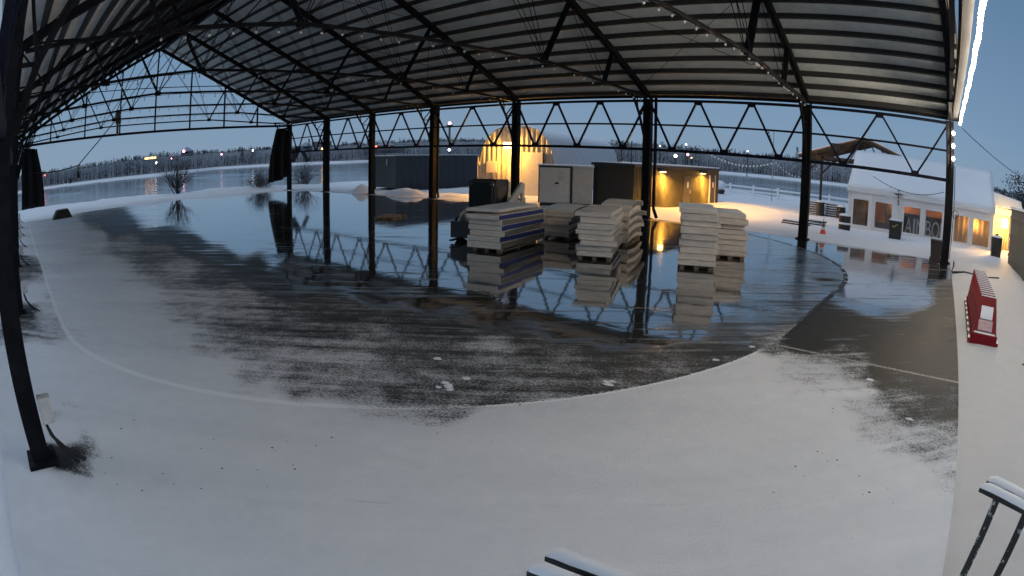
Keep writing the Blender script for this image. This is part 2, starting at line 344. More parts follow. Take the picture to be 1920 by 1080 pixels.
def floor_mat():
    m, nt, b = new_mat('wet_rink_floor')
    at = {}
    for nm in ('slush','wet','slush_out','wet_out','edge'):
        a = nt.nodes.new('ShaderNodeAttribute'); a.attribute_name = nm; at[nm] = a.outputs['Fac']
    v = coords(nt)
    vx = coords(nt, (3.2,.7,1)); vx.node.vector_type = 'TEXTURE'; vx.node.inputs['Rotation'].default_value = (0,0,R(41))
    big = noise(nt, vx, .55, 5, .6, .6); mid = noise(nt, v, 3.2, 6, .65, .3); fine = noise(nt, v, 26, 5, .75); grain = noise(nt, v, 75, 3, .7)
    edn = math_(nt, 'ADD', at['edge'], math_(nt, 'MULTIPLY', math_(nt,'SUBTRACT',fine,.5), .16))
    inside = math_(nt, 'LESS_THAN', edn, 0.0)
    def pick(a, b):
        n = nt.nodes.new('ShaderNodeMix'); n.data_type = 'FLOAT'; L(nt, inside, n.inputs[0]); L(nt, b, n.inputs[2]); L(nt, a, n.inputs[3]); return n.outputs[0]
    at['slush'] = pick(at['slush'], at['slush_out']); at['wet'] = pick(at['wet'], at['wet_out'])
    vs_ = coords(nt, (5.5,.42,1)); vs_.node.vector_type = 'TEXTURE'; vs_.node.inputs['Rotation'].default_value = (0,0,R(41)); streak = noise(nt, vs_, 1.4, 6, .7, .3)
    # bare concrete
    conc = ramp(nt, math_(nt, 'ADD', math_(nt,'MULTIPLY',big,.5), math_(nt,'MULTIPLY',fine,.5)), [(.32,(.022,.022,.021)),(.55,(.052,.052,.048)),(.75,(.085,.080,.070))])
    pad = ramp(nt, mid, [(.3,(.012,.012,.010)),(.7,(.030,.028,.023))])
    conc = mixcol(nt, inside, pad, conc)
    rust = ramp(nt, noise(nt, vx, .8, 3), [(.60,(0,0,0)),(.72,(1,1,1))])
    conc = mixcol(nt, math_(nt, 'MULTIPLY', rust, .35), conc, (.055,.032,.018))
    # pool mask
    wm = math_(nt, 'ADD', at['wet'], math_(nt, 'MULTIPLY', math_(nt, 'SUBTRACT', streak, .5), 2.1))
    wm = math_(nt, 'ADD', wm, math_(nt, 'MULTIPLY', math_(nt, 'SUBTRACT', mid, .5), .22))
    wm = math_(nt, 'ADD', wm, math_(nt, 'MULTIPLY', math_(nt, 'SUBTRACT', fine, .5), .5))
    wm = math_(nt, 'MULTIPLY_ADD', wm, 2.6, True); nt.nodes[-1].inputs[2].default_value = -.95
    edl = math_(nt,'ABSOLUTE',edn); brk = math_(nt,'GREATER_THAN', noise(nt, v, 2.6, 4, .7), .44)
    wm = math_(nt,'MULTIPLY', wm, math_(nt,'SUBTRACT', 1.0, math_(nt,'MULTIPLY', brk, math_(nt,'LESS_THAN', edl, .085))))
    # slush mask
    tex = math_(nt, 'ADD', math_(nt,'MULTIPLY',fine,.55), math_(nt,'MULTIPLY',mid,.25)); tex = math_(nt,'ADD',tex,math_(nt,'MULTIPLY',grain,.20))
    s1 = math_(nt,'MULTIPLY',math_(nt,'MULTIPLY',at['slush'],math_(nt,'MULTIPLY',math_(nt,'SUBTRACT',1.0,at['slush'],True),math_(nt,'MULTIPLY',math_(nt,'SUBTRACT',1.0,at['slush'],True),6.0,True))),5.0)
    sv = math_(nt, 'ADD', at['slush'], math_(nt, 'MULTIPLY', math_(nt,'ADD',math_(nt,'MULTIPLY',math_(nt,'SUBTRACT',big,.5),.6),math_(nt,'SUBTRACT',streak,.5)), s1))
    svc = math_(nt,'ADD',sv,0.0,True); amp = math_(nt,'MULTIPLY', math_(nt,'MULTIPLY', svc, math_(nt,'SUBTRACT',1.0,svc)), 14.0)
    sm = math_(nt, 'ADD', sv, math_(nt, 'MULTIPLY', math_(nt, 'SUBTRACT', tex, .5), math_(nt,'ADD',amp,.12)))
    sm = math_(nt, 'MULTIPLY_ADD', sm, 1.9, True); nt.nodes[-1].inputs[2].default_value = -.48
    wet_keep = math_(nt, 'SUBTRACT', 1.0, math_(nt, 'MULTIPLY', wm, .70))
    sm = math_(nt, 'MULTIPLY', sm, wet_keep, True)
    # painted outline / groove of the rink
    ed = math_(nt, 'ABSOLUTE', at['edge']); line = math_(nt, 'LESS_THAN', ed, math_(nt,'MULTIPLY',mid,.13)); 
    snowc = ramp(nt, math_(nt,'ADD',math_(nt,'MULTIPLY',mid,.35),math_(nt,'MULTIPLY',big,.65)), [(.3,(.66,.69,.72)),(.7,(.82,.83,.85))])
    col = mixcol(nt, sm, conc, snowc)
    darkline = math_(nt, 'MULTIPLY', line, math_(nt, 'SUBTRACT', .8, math_(nt,'MULTIPLY',sm,1.0), True))
    col = mixcol(nt, darkline, col, (.012,.012,.012))
    col = mixcol(nt, math_(nt,'MULTIPLY',math_(nt, 'LESS_THAN', ed, .06), math_(nt,'MULTIPLY',sm,.9)), col, (.86,.88,.9))
    # joint across the pad
    sp = nt.nodes.new('ShaderNodeSeparateXYZ'); L(nt, v, sp.inputs[0])
    jl = math_(nt, 'LESS_THAN', math_(nt,'ABSOLUTE', math_(nt,'SUBTRACT', sp.outputs[1], 10.35)), .045)
    outp = math_(nt, 'GREATER_THAN', at['edge'], .1)
    jl = math_(nt,'MULTIPLY', math_(nt,'MULTIPLY', jl, outp), math_(nt,'GREATER_THAN', fine, .47))
    col = mixcol(nt, math_(nt,'MULTIPLY',jl,.7), col, (.55,.55,.52))
    L(nt, col, b.inputs['Base Color'])
    ro = math_(nt, 'SUBTRACT', .48, math_(nt, 'MULTIPLY', wm, .437))
    ro = math_(nt, 'ADD', ro, math_(nt,'MULTIPLY', math_(nt,'SUBTRACT',1.0,inside), .07))
    ro = math_(nt, 'ADD', ro, math_(nt, 'MULTIPLY', sm, .4), True); L(nt, ro, b.inputs['Roughness'])
    sp_ = math_(nt, 'SUBTRACT', 1.0, math_(nt,'MULTIPLY', sm, .85)); L(nt, math_(nt,'MULTIPLY',sp_, math_(nt,'ADD',.03,math_(nt,'MULTIPLY',wm,.47))), b.inputs['Specular IOR Level'])
    b.inputs['IOR'].default_value = 3.4; L(nt, math_(nt,'MULTIPLY',wm,.85), b.inputs['Coat Weight']); b.inputs['Coat IOR'].default_value = 1.7; b.inputs['Coat Roughness'].default_value = .05
    # relief
    rip = noise(nt, coords(nt,(1,1,1)), 1.1, 3, .5, .4)
    h = math_(nt, 'ADD', math_(nt,'MULTIPLY', math_(nt,'MULTIPLY',sm,tex), .035), math_(nt,'MULTIPLY',rip,.006))
    dry = math_(nt,'SUBTRACT',1.0,wm,True)
    h = math_(nt,'ADD',h, math_(nt,'MULTIPLY', math_(nt,'MULTIPLY',fine,dry), .012))
    h = math_(nt,'ADD',h, math_(nt,'MULTIPLY', math_(nt,'MULTIPLY', math_(nt,'LESS_THAN',ed,.06), sm), .02))
    vo = nt.nodes.new('ShaderNodeTexVoronoi'); vo.inputs['Scale'].default_value = 1.7; L(nt, v, vo.inputs['Vector'])
    dent = math_(nt,'MULTIPLY', math_(nt,'MULTIPLY_ADD', vo.outputs['Distance'], -7.0, True), math_(nt,'GREATER_THAN', noise(nt, v, .45, 2), .56)); 
    for q_ in nt.nodes:
        if q_.type == 'MATH' and q_.operation == 'MULTIPLY_ADD' and abs(q_.inputs[1].default_value+7.0) < 1e-6: q_.inputs[2].default_value = 1.0
    h = math_(nt,'SUBTRACT', h, math_(nt,'MULTIPLY', math_(nt,'MULTIPLY', dent, sm), .022))
    h = math_(nt,'ADD', h, math_(nt,'MULTIPLY', math_(nt,'MULTIPLY', math_(nt,'ADD',mid,math_(nt,'MULTIPLY',big,2.0)), sm), .035))
    bp = node(nt, 'ShaderNodeBump', i_Strength=.6, i_Distance=1.0)
    L(nt, h, bp.inputs['Height']); L(nt, bp.outputs[0], b.inputs['Normal']); L(nt, bp.outputs[0], b.inputs['Coat Normal'])
    return m
rf = floor_mesh(); rf.data.materials.append(floor_mat()); tag(rf, 'wet rink floor with slush near the camera and a mirror of melt water beyond', kind='structure')

# ------------------------------------------------------------------ snowy land, river, far hills
BANK = [(-140,-60),(-92,-25),(-78,-6),(-73.5,2),(-67.5,11),(-64,18),(-60,23),(-57.5,30),(-55,38),(-50,47),(-42,57),(-33,63),(-25,67),(-15,66.5),(0,63),(25,62),(90,70)]
def bank_d(x, y):
    best = 1e9; side = 1
    for (ax,ay),(bx,by) in zip(BANK, BANK[1:]):
        dx, dy = bx-ax, by-ay; t = max(0,min(1,((x-ax)*dx+(y-ay)*dy)/(dx*dx+dy*dy)))
        px, py = ax+t*dx, ay+t*dy; d = math.hypot(x-px, y-py)
        if d < best: best = d; side = 1 if dx*(y-ay)-dy*(x-ax) < 0 else -1
    return best*side          # + on land
def hash2(i, j):
    n = math.sin(i*127.1+j*311.7)*43758.5453; return n-math.floor(n)
def vnoise(x, y):
    i, j = math.floor(x), math.floor(y); u, v = x-i, y-j; u = u*u*(3-2*u); v = v*v*(3-2*v)
    return (hash2(i,j)*(1-u)+hash2(i+1,j)*u)*(1-v) + (hash2(i,j+1)*(1-u)+hash2(i+1,j+1)*u)*v
def land_z(x, y):
    d = bank_d(x, y)
    if -54.2 < x < 1.2 and -.9 < y < 28.6: return -.06
    z = .02*vnoise(x*.8,y*.8)
    dx = max(-53.6-x, x-.9, 0); dy = max(-.9-y, y-28.5, 0); dd = math.hypot(dx, dy)
    k = min(1, dd/1.2)
    rough = 1 if (y > 28 or x < -53) else .25
    z += k*rough*(.30*max(0, vnoise(x*.33+5,y*.33)-.35) + .10*vnoise(x*1.1,y*1.1))
    if 0 < x < 9 and y < 34: z = .03 + .02*vnoise(x*.8,y*.8)
    z += .25*math.exp(-((d-2.0)/2.0)**2)*(.4+vnoise(x*.4,y*.4))
    if d < 0: z -= min(2.6, -d*.75)
    return z
mb = MB(); xs = [-140+2.0*i for i in range(28)]+[-84+.9*i for i in range(110)]+[15+2.5*i for i in range(31)]
ys = [-60+3*i for i in range(20)]+[i*.9 for i in range(80)]+[72+3*i for i in range(5)]
n = len(xs)
mb.v = [(x,y,land_z(x,y)) for y in ys for x in xs]
mb.f = [(j*n+i,j*n+i+1,(j+1)*n+i+1,(j+1)*n+i) for j in range(len(ys)-1) for i in range(n-1)]; mb.mi = [0]*len(mb.f)
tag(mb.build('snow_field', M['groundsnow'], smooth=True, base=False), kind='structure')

def river_mat():
    m, nt, b = new_mat('half_frozen_river')
    v = coords(nt, (.02,.02,1)); n1 = noise(nt, coords(nt,(.012,.05,1)), 1, 5, .6, .5); n2 = noise(nt, v, 30, 3)
    f = ramp(nt, n1, [(.55,(0,0,0)),(.78,(1,1,1))])
    c = mixcol(nt, f, (.050,.070,.095), (.24,.30,.36))
    L(nt, c, b.inputs['Base Color'])
    L(nt, math_(nt,'MULTIPLY_ADD',f,.25), b.inputs['Roughness']); nt.nodes[-1].inputs[2].default_value = .10
    bp = node(nt,'ShaderNodeBump', i_Strength=.12, i_Distance=.3); L(nt, n2, bp.inputs['Height']); L(nt, bp.outputs[0], b.inputs['Normal'])
    return m
mb = MB(); mb.add([(-900,-500,-1.5),(700,-500,-1.5),(700,900,-1.5),(-900,900,-1.5)], [(0,1,2,3)])
tag(mb.build('river', river_mat(), base=False), kind='structure')

# far shore: distance and height by bearing (bearing measured from +Y towards -X, degrees)
SH = [(-25,420),(-12,400),(0,380),(12,350),(17,345),(22,345),(28,300),(36,330),(45,430),(52,455),(57,402),(64,408),(69,430),(75,340),(82,366),(88,408),(100,430)]
HT = [(-25,17),(-10,16),(0,15.5),(12,15),(20,15),(26,15.5),(33,16.5),(41,17),(47,19),(52,18),(57,14.5),(62,14),(66,14),(72,14),(78,12.5),(84,11),(90,10.5),(100,10)]
def interp(T, a):
    for (a0,v0),(a1,v1) in zip(T, T[1:]):
        if a0 <= a <= a1: return v0+(v1-v0)*(a-a0)/(a1-a0)
    return T[0][1] if a < T[0][0] else T[-1][1]
def polar(a, d, z=0): return V((-math.sin(R(a))*d, math.cos(R(a))*d, z))
mb = MB(); A = [-25+.5*i for i in range(251)]; prof = [(-5,-2.2),(2,-.7),(6,.0),(14,.5),(50,.24),(130,.72),(200,1.0),(420,.9)]
for a in A:
    d0 = interp(SH,a); h = interp(HT,a)*(.97+.06*vnoise(a*.9,3))
    for k,(dd,zf) in enumerate(prof):
        z = zf if k < 4 else zf*h*(1 + (.12*(vnoise(a*2.5,k*7)-.5)))
        mb.v.append(tuple(polar(a, d0+dd, z)))
np_ = len(prof)
for i in range(len(A)-1):
    for k in range(np_-1): mb.f.append((i*np_+k, (i+1)*np_+k, (i+1)*np_+k+1, i*np_+k+1)); mb.mi.append(0 if k < 2 else 1)
tag(mb.build('far_hills', [M['snow'], M['hill']], smooth=True, base=False), kind='structure')

def frost_tree(mb, p, h, dark, rng):
    """a bare frosted tree: thin trunk and many slivers of twig"""
    p = V(p); mb.tube(p, p+V((rng.uniform(-.2,.2),0,h*.8)), .16, 4, .04, False, 1)
    side = V((p.y,-p.x,0)).normalized()
    for k in range(26):
        z = h*(.18+.8*rng.random()); wd = h*.20*math.sin(math.pi*min(.97,max(.12,(z/h)*.85+.1)))
        c = p + side*rng.gauss(0,wd) + V((rng.gauss(0,wd)*.4, rng.gauss(0,wd)*.4, z))
        L1 = rng.uniform(.5,1.5); L2 = rng.uniform(.15,.5)
        d = (side*rng.uniform(-.7,.7)+V((0,0,1))).normalized()
        q = side*rng.uniform(.4,1)+V((0,0,rng.uniform(-.4,.4)))
        mb.add([c-d*L1*.5, c+d*L1*.6, c+q*L2], [(0,1,2)], dark)
rng = random.Random(3)
mb = MB()
for k in range(2300):
    a = rng.uniform(-14, 92); d0 = interp(SH,a); dd = 7+abs(rng.gauss(0,24))
    if a < 10: dd = 10+abs(rng.gauss(0,40))
    h = rng.uniform(5.5,10.5)*(1.15 if 20 < a < 56 else 1)
    if 66 < a < 70: h *= .8
    z0 = .3+dd*.012
    frost_tree(mb, polar(a, d0+dd, z0), h, 0 if rng.random() < .75 else 2, rng)
tag(mb.build('far_woods', [M['frost'], M['bark'], M['brushtwig']], base=False), 'frosted bare woods along the far river bank', 'woods', kind='stuff')
mb = MB()
for k in range(900):                                    # ridge line trees
    a = rng.uniform(-14, 92); d0 = interp(SH,a)+rng.uniform(120,200); h = interp(HT,a)
    frost_tree(mb, polar(a, d0, h*.80), rng.uniform(2.5,5.0), 2, rng)
tag(mb.build('ridge_woods', [M['brushtwig'], M['bark'], M['pine']], base=False), 'dark bare woods along the far ridge line', 'woods', kind='stuff')

def pine(a, d, h, z0, label):
    t = thing('pine_tree', polar(a,d,z0), label, 'tree', 'dark trees on the far shore')
    p = polar(a,d,z0); MB().tube(p, p+V((0,0,h)), .25, 5, .05).build('trunk', M['bark'], t)
    mb = MB(); r = random.Random(int(a*100))
    for k in range(420):
        z = h*(.12+.88*r.random()**1.2); rad = (1-z/h)*h*.26+.15; an = r.uniform(0,6.283); q = r.uniform(.3,1)
        c = p+V((math.cos(an)*rad*q, math.sin(an)*rad*q, z-.25*q*rad)); t1 = V((math.cos(an),math.sin(an),-.35))*r.uniform(.4,1.0); t2 = V((-math.sin(an),math.cos(an),.2))*r.uniform(.15,.4)
        mb.add([c-t2, c+t2, c+t1], [(0,1,2)])
    mb.build('crown', M['pine'], t)
pine(14.5, 390, 13, 6.5, 'tall dark conifer on the ridge beyond the black cabin roof')
pine(66.6, 372, 10, 1.5, 'dark conifer on the far shore below the glowing orange building')
pine(62.4, 420, 11, 2.5, 'dark conifer rising behind the bare shrub on the bank')
pine(60.2, 425, 12, 4, 'dark bushy conifer among the snowy far houses')

# far buildings
def house(a, d, z, wd, ht, label, flat=False, lit=None):
    t = thing('far_house', polar(a,d,z), label, 'house', 'houses on the far shore')
    p = polar(a,d,z); s = V((p.y,-p.x,0)).normalized(); f = V((p.x,p.y,0)).normalized()
    mb = MB(); mb.prism([(-wd/2,-1),(wd/2,-1),(wd/2,ht),(-wd/2,ht)], p, s, V((0,0,1)), f*7); mb.build('wall', M['farwall'], t)
    mb = MB()
    if flat: mb.prism([(-wd/2-.3,ht),(wd/2+.3,ht),(wd/2+.3,ht+.5),(-wd/2-.3,ht+.5)], p-f*.3, s, V((0,0,1)), f*7.6)
    else: mb.prism([(-wd/2-.5,ht),(wd/2+.5,ht),(0,ht+wd*.33)], p-f*.4, s, V((0,0,1)), f*7.8)
    mb.build('roof', M['snowcap'], t)
    if lit:
        mb = MB(); mb.prism([(-wd*.42,ht*.35),(wd*.42,ht*.35),(wd*.42,ht*.8),(-wd*.42,ht*.8)], p-f*.12, s, V((0,0,1)), f*.1); mb.build('window', lit, t)
    else:
        mb = MB(); mb.prism([(-wd*.2,ht*.4),(wd*.1,ht*.4),(wd*.1,ht*.75),(-wd*.2,ht*.75)], p-f*.1, s, V((0,0,1)), f*.08); mb.build('window', M['darkglass'], t)
def bearing(x, y): return math.degrees(math.atan2(-x, y))
house(bearing(-387.6,98.6), 402, 8.2, 10, 2.6, 'long low building on the far shore with a glowing orange front', True, M['e_amber'])
house(bearing(-395,118), 405, 7, 7, 2.6, 'gabled snowy house right of the glowing orange building')
house(bearing(-400,130), 420, 10, 9, 2.4, 'snowy roofed house under the pink light on the ridge')
house(60.5, 425, 8.5, 9, 2.5, 'white roofed house behind the dark bushy conifer')
house(59.0, 430, 11.5, 14, 2.2, 'flat roofed long building on the ridge left of the black drape', True)
house(53.0, 430, 7.5, 12, 2.5, 'low snowy building with lamps right of the black drape')
house(bearing(-335,246)+-.6, 440, 5.5, 30, 4.0, 'long pale low building with red lights behind the navy container', True)

# far lamps (bearing/position, glow size, colour)
def far_lamp(p, r, m, label, pole=4.0):
    p = V(p); t = thing('street_lamp', p-V((0,0,pole)), label, 'street lamp', 'distant lamps')
    MB().tube(p-V((0,0,pole)), p-V((0,0,r*.6)), .06+.0004*p.length, 5).build('pole', M['bark'], t)
    MB().ball(p, r, 8, 6).build('lamp_head', m, t)
far_lamp((-376.8,100.5,6.0), .85, M['e_white'], 'bright white lamp on the far shore below the orange building')
far_lamp((-399.7,16.2,6.7), .55, M['e_red'], 'red lamp on the far shore beside the hanging drape, the lower left of the pair')
far_lamp((-399.5,20.8,7.2), .5, M['e_red'], 'red lamp on the far shore, the upper right of the pair near the drape')
far_lamp((-400.2,127.5,12.6), .9, M['e_pink'], 'pink lamp on the ridge above the snowy far houses', 3)
far_lamp((-383,113,8.0), .55, M['e_pink'], 'small pink lamp between the far houses')
far_lamp((-372.5,146,8.2), .55, M['e_pink'], 'small pinkish lamp beside the dark bushy conifer')
far_lamp((-363,165,9.5), .5, M['e_white'], 'small white lamp in front of the flat roofed ridge building')
far_lamp((-359.8,216.8,8.6), .8, M['e_amber'], 'amber lamp just right of the black drape at the far corner')
far_lamp((-339.3,247.6,9.2), .7, M['e_red'], 'red lamp at the left end of the long pale building')
far_lamp((-330,252,8.6), .5, M['e_red'], 'red lamp in the middle of the long pale building')
far_lamp((-219.7,204.3,5.4), .55, M['e_white'], 'white lamp in the trees over the navy container')
far_lamp((-70.4,143.7,4.75), .42, M['e_white'], 'large white floodlight beyond the black cabin, the lower of two', 5)
far_lamp((-69.6,149.6,5.35), .33, M['e_pink'], 'pinkish floodlight beyond the black cabin, right of the large white one', 5)
far_lamp((-68.6,149.9,4.55), .2, M['e_amber'], 'small amber lamp under the pinkish floodlight', 4)
far_lamp((-78.7,150.7,7.3), .2, M['e_white'], 'small high lamp on a pole left of the large white floodlight', 7)
far_lamp((-72.2,153.9,8.2), .2, M['e_white'], 'small high lamp on a pole above the pinkish floodlight', 7)
far_lamp((-56,160,7.6), .16, M['e_white'], 'faint high lamp on a pole near the bare trees', 7)
t = thing('water_tower', (-256.3,238.3,2), 'slender tower on the far ridge topped by a pink beacon', 'tower')
MB().lathe((-256.3,238.3,2), [(.9,0),(.6,16),(.6,17)], 8).build('shaft', M['farwall'], t)
MB().lathe((-256.3,238.3,19), [(.6,-.3),(1.9,.5),(1.9,1.2),(.5,1.6)], 10).build('head', M['farwall'], t)
MB().ball((-256.3,238.3,21.1), .85, 8, 6).build('beacon', M['e_pink'], t)
# ------------------------------------------------------------------ the pavilion
HT_, HM, HB = 6.2, 4.94, 3.63          # eave truss chords
RZ = 13.72; EZ = 6.48                  # ridge and eave of the rafters
def rz(y): return EZ + (RZ-EZ)*(1-abs(y-MIDY)/(MIDY-NY))
pav = thing('open_pavilion', ((XC[0]+XC[-1])/2, MIDY, 0), 'long open black steel pavilion with a gabled roof on columns over the rink', 'pavilion')
B = M['steel']
def column(x, y, far, k):
    mb = MB(); s = 1 if far else -1
    wx, wy = (.42,.34) if far else (.30,.26)
    # built-up H section with base plate
    mb.box((x-wx/2,y-wy/2,0),(x-wx/2+.05,y+wy/2,HT_+.15)); mb.box((x+wx/2-.05,y-wy/2,0),(x+wx/2,y+wy/2,HT_+.15))
    mb.box((x-wx/2+.05,y-wy/4,.02),(x+wx/2-.05,y+wy/4,HT_+.1))
    mb.box((x-wx/2-.10,y-wy/2-.08,0),(x+wx/2+.10,y+wy/2+.08,.05))
    c = mb.build('column', B, pav)
    # latticed knee brace towards the middle of the hall
    mb = MB(); d = -1 if far else 1
    P = [(y+d*1.75,6.55),(y+d*.95,5.45),(y+d*.42,4.35),(y+d*.18,3.6)]
    for (a,b_),(c_,e) in zip(P,P[1:]): mb.bar((x,a,b_),(x,c_,e),.10,.10,(1,0,0))
    for (a,b_) in P[:3]: mb.bar((x,a,b_),(x,y+d*.1,b_),.05,.06,(1,0,0))
    mb.bar((x,y+d*.12,6.3),(x,P[1][0],P[1][1]),.05,.06,(1,0,0)); mb.bar((x,y+d*.12,5.4),(x,P[2][0],P[2][1]),.05,.06,(1,0,0)); mb.bar((x,y+d*1.2,6.5),(x,P[1][0]+.1*d,P[1][1]),.04,.05,(1,0,0))
    mb.build('knee_brace', B, c)
    if far and k in (1,3,5):
        mb = MB(); dx = .44; mb.path([(x+dx,y+.05,6.5),(x+dx,y+.05,.55),(x+dx+.28,y-.1,.12)], .085, 8); mb.build('downspout', M['steel_navy'], c)
    if not far and k < 7:
        MB().box((x+.05,y+.16,.50),(x+.25,y+.34,.80)).build('outlet_box', M['gussetwhite'], c, bevel=.015)
        MB().path([(x+.12,y+.2,.5),(x+.15,y+.24,.33),(x+.24,y+.42,.14),(x+.30,y+.62,.02)], .022).path([(x+.18,y+.2,.5),(x+.24,y+.3,.25),(x+.34,y+.52,.02)], .018).build('conduit', M['cable'], c)
    return c
for k, x in enumerate(XC):
    column(x, WY, True, k); column(x, NY, False, k)
def frame(x, k):
    """one Fink truss: rafters with a tie, struts and thin rods"""
    mb = MB()
    for s in (-1,1):
        e = MIDY+s*(MIDY-NY)
        mb.bar((x-.09,e,EZ),(x-.09,MIDY,RZ),.09,.26); mb.bar((x+.09,e,EZ),(x+.09,MIDY,RZ),.09,.26)
    t = mb.build('roof_truss', B, pav)
    mb = MB()
    for s in (-1,1):
        f = lambda y: MIDY+s*(y-MIDY)
        mb.bar((x,f(28.0),6.38),(x,f(23.9),6.65),.16,.10); mb.bar((x,f(23.9),6.65),(x,f(19.45),7.0),.16,.10)
    mb.bar((x,MIDY-5.49,7.0),(x,MIDY+5.49,6.98),.14,.10); mb.build('tie_beam', B, t)
    for s in (-1,1):
        f = lambda y: MIDY+s*(y-MIDY)
        for a, za, b_, zb, wd in ((24.62,rz(24.62),23.9,6.65,.13),(21.15,rz(21.15),19.45,7.0,.20)):
            mb = MB(); mb.bar((x-.06,f(a),za-.1),(x-.06,f(b_),zb),.05,wd,(1,0,0)); mb.bar((x+.06,f(a),za-.1),(x+.06,f(b_),zb),.05,wd,(1,0,0)); mb.box((x-.10,f(b_)-.16,zb-.12),(x+.10,f(b_)+.16,zb+.10)); mb.build('strut', B, t)
        for a, za, b_, zb in ((21.15,rz(21.15),23.9,6.65),(13.96+.25,RZ-.2,19.45,7.0),(17.6,rz(17.6)-.1,19.45,7.0)):
            mb = MB(); mb.tube((x-.11,f(a),za),(x-.11,f(b_),zb),.018,5); mb.tube((x+.11,f(a),za),(x+.11,f(b_),zb),.018,5); mb.build('tension_rod', B, t)
    return t
for k, x in enumerate(XC): frame(x, k)
def eave_truss(x0, x1, y, nv):
    mb = MB(); N = M['steel_navy']
    t = MB().bar((x0,y,HT_),(x1,y,HT_),.12,.13).build('eave_truss', N, pav)
    MB().bar((x0,y,HM),(x1,y,HM),.10,.09).build('middle_chord', N, t)
    MB().bar((x0,y,HB),(x1,y,HB),.14,.15).build('bottom_chord', N, t)
    p = (x1-x0)/nv
    mb = MB()
    for i in range(nv):
        a = x0+p*i; mb.bar((a+.1,y,HT_-.05),(a+p/2-.06,y,HB+.05),.09,.10,(0,1,0)); mb.bar((a+p/2+.06,y,HB+.05),(a+p-.1,y,HT_-.05),.09,.10,(0,1,0))
        mb.box((a+p/2-.2,y-.075,HB),(a+p/2+.2,y+.075,HB+.2))
        if i: mb.box((a-.2,y-.07,HT_-.2),(a+.2,y+.07,HT_))
    mb.build('diagonals', N, t)
for (x0,x1),nv in zip(zip(XC,XC[1:]), (2,2,2,2,3,3,2)):
    eave_truss(x0, x1, WY, nv); eave_truss(x0, x1, NY, nv)
# purlins and roof skins
OX0, OX1 = XC[0]-.7, 1.12
ny_ = 16
for s in (-1,1):
    f = lambda y: MIDY+s*(y-MIDY)
    nrm = V((0, s*(RZ-EZ), MIDY-NY)).normalized()
    for i in range(ny_+1):
        y = MIDY+.35+(WY+.12-MIDY-.35)*i/ny_
        p = V((0, f(y), rz(y)))+nrm*.26
        mb = MB(); mb.bar((OX0+.02,p.y,p.z),(OX1-.02,p.y,p.z),.11,.24,nrm); mb.build('purlin', M['purlin'], pav)
    a = V((0,f(WY+.45),rz(WY+.45)))+nrm*.385; b_ = V((0,MIDY,RZ))+nrm*.385; b_.y = MIDY; b_.z = RZ+.385/nrm.z
    mb = MB(); u = nrm*.10
    for (lo, hi, mi) in ((0,1,0),(1,3,1)):
        vs_ = [V((X,p.y,p.z))+u*q for q in (lo,hi) for X,p in ((OX0,a),(OX1,a),(OX1,b_),(OX0,b_))]
        fs_ = [(0,1,2,3),(7,6,5,4),(4,5,1,0),(5,6,2,1),(6,7,3,2),(7,4,0,3)]
        if s < 0: fs_ = [tuple(reversed(q)) for q in fs_]
        mb.add(vs_, fs_, mi)
    mb.build('roof_panel', [M['roofing'], M['rooftop']], pav)
    # cross bracing wires under the roof
    for x0, x1 in list(zip(XC,XC[1:]))[1::2]:
        mb = MB()
        for ya, yb in ((27.5,21.1),(21.1,14.6)):
            mb.tube((x0,f(ya),rz(ya)+.1),(x1,f(yb),rz(yb)+.1),.015,4); mb.tube((x0,f(yb),rz(yb)+.1),(x1,f(ya),rz(ya)+.1),.015,4)
        mb.build('brace_wire', B, pav)
MB().bar((OX0,MIDY,RZ-.05),(OX1,MIDY,RZ-.05),.2,.3).build('ridge_beam', B, pav)
# the far gable end: girder, mullions and rails
xg = XC[0]-.12
MB().bar((xg,NY+.1,6.28),(xg,WY-.1,6.22),.22,.20).build('gable_girder', M['steel_navy'], pav)
for k in range(1,8):
    y = NY+3.555*k
    MB().bar((xg,y,6.3),(xg,y,rz(y)-.1),.13,.13,(1,0,0)).build('gable_mullion', M['steel_navy'], pav)
for z in (10.15,):
    hy = (MIDY-NY)*(1-(z-EZ)/(RZ-EZ)); MB().bar((xg+.1,MIDY-hy,z),(xg+.1,MIDY+hy,z-.03),.06,.07).build('gable_rail', M['steel_navy'], pav)
# near gable: girder that carries the lit string, fascia
MB().box((.72,NY-.2,6.44),(.98,WY+.35,6.86)).build('gable_header', M['steel'], pav)
for s in (-1,1):
    f = lambda y: MIDY+s*(y-MIDY)
    MB().bar((OX1-.03,f(WY+.4),rz(WY+.4)+.22),(OX1-.03,MIDY,RZ+.22),.05,.30).build('fascia_board', M['brown'], pav)
MB().box((OX0,WY+.46,6.40),(OX1,WY+.50,6.66)).build('eave_gutter', M['steel'], pav); MB().box((OX0,NY-.50,6.40),(OX1,NY-.46,6.66)).build('eave_gutter', M['steel'], pav)

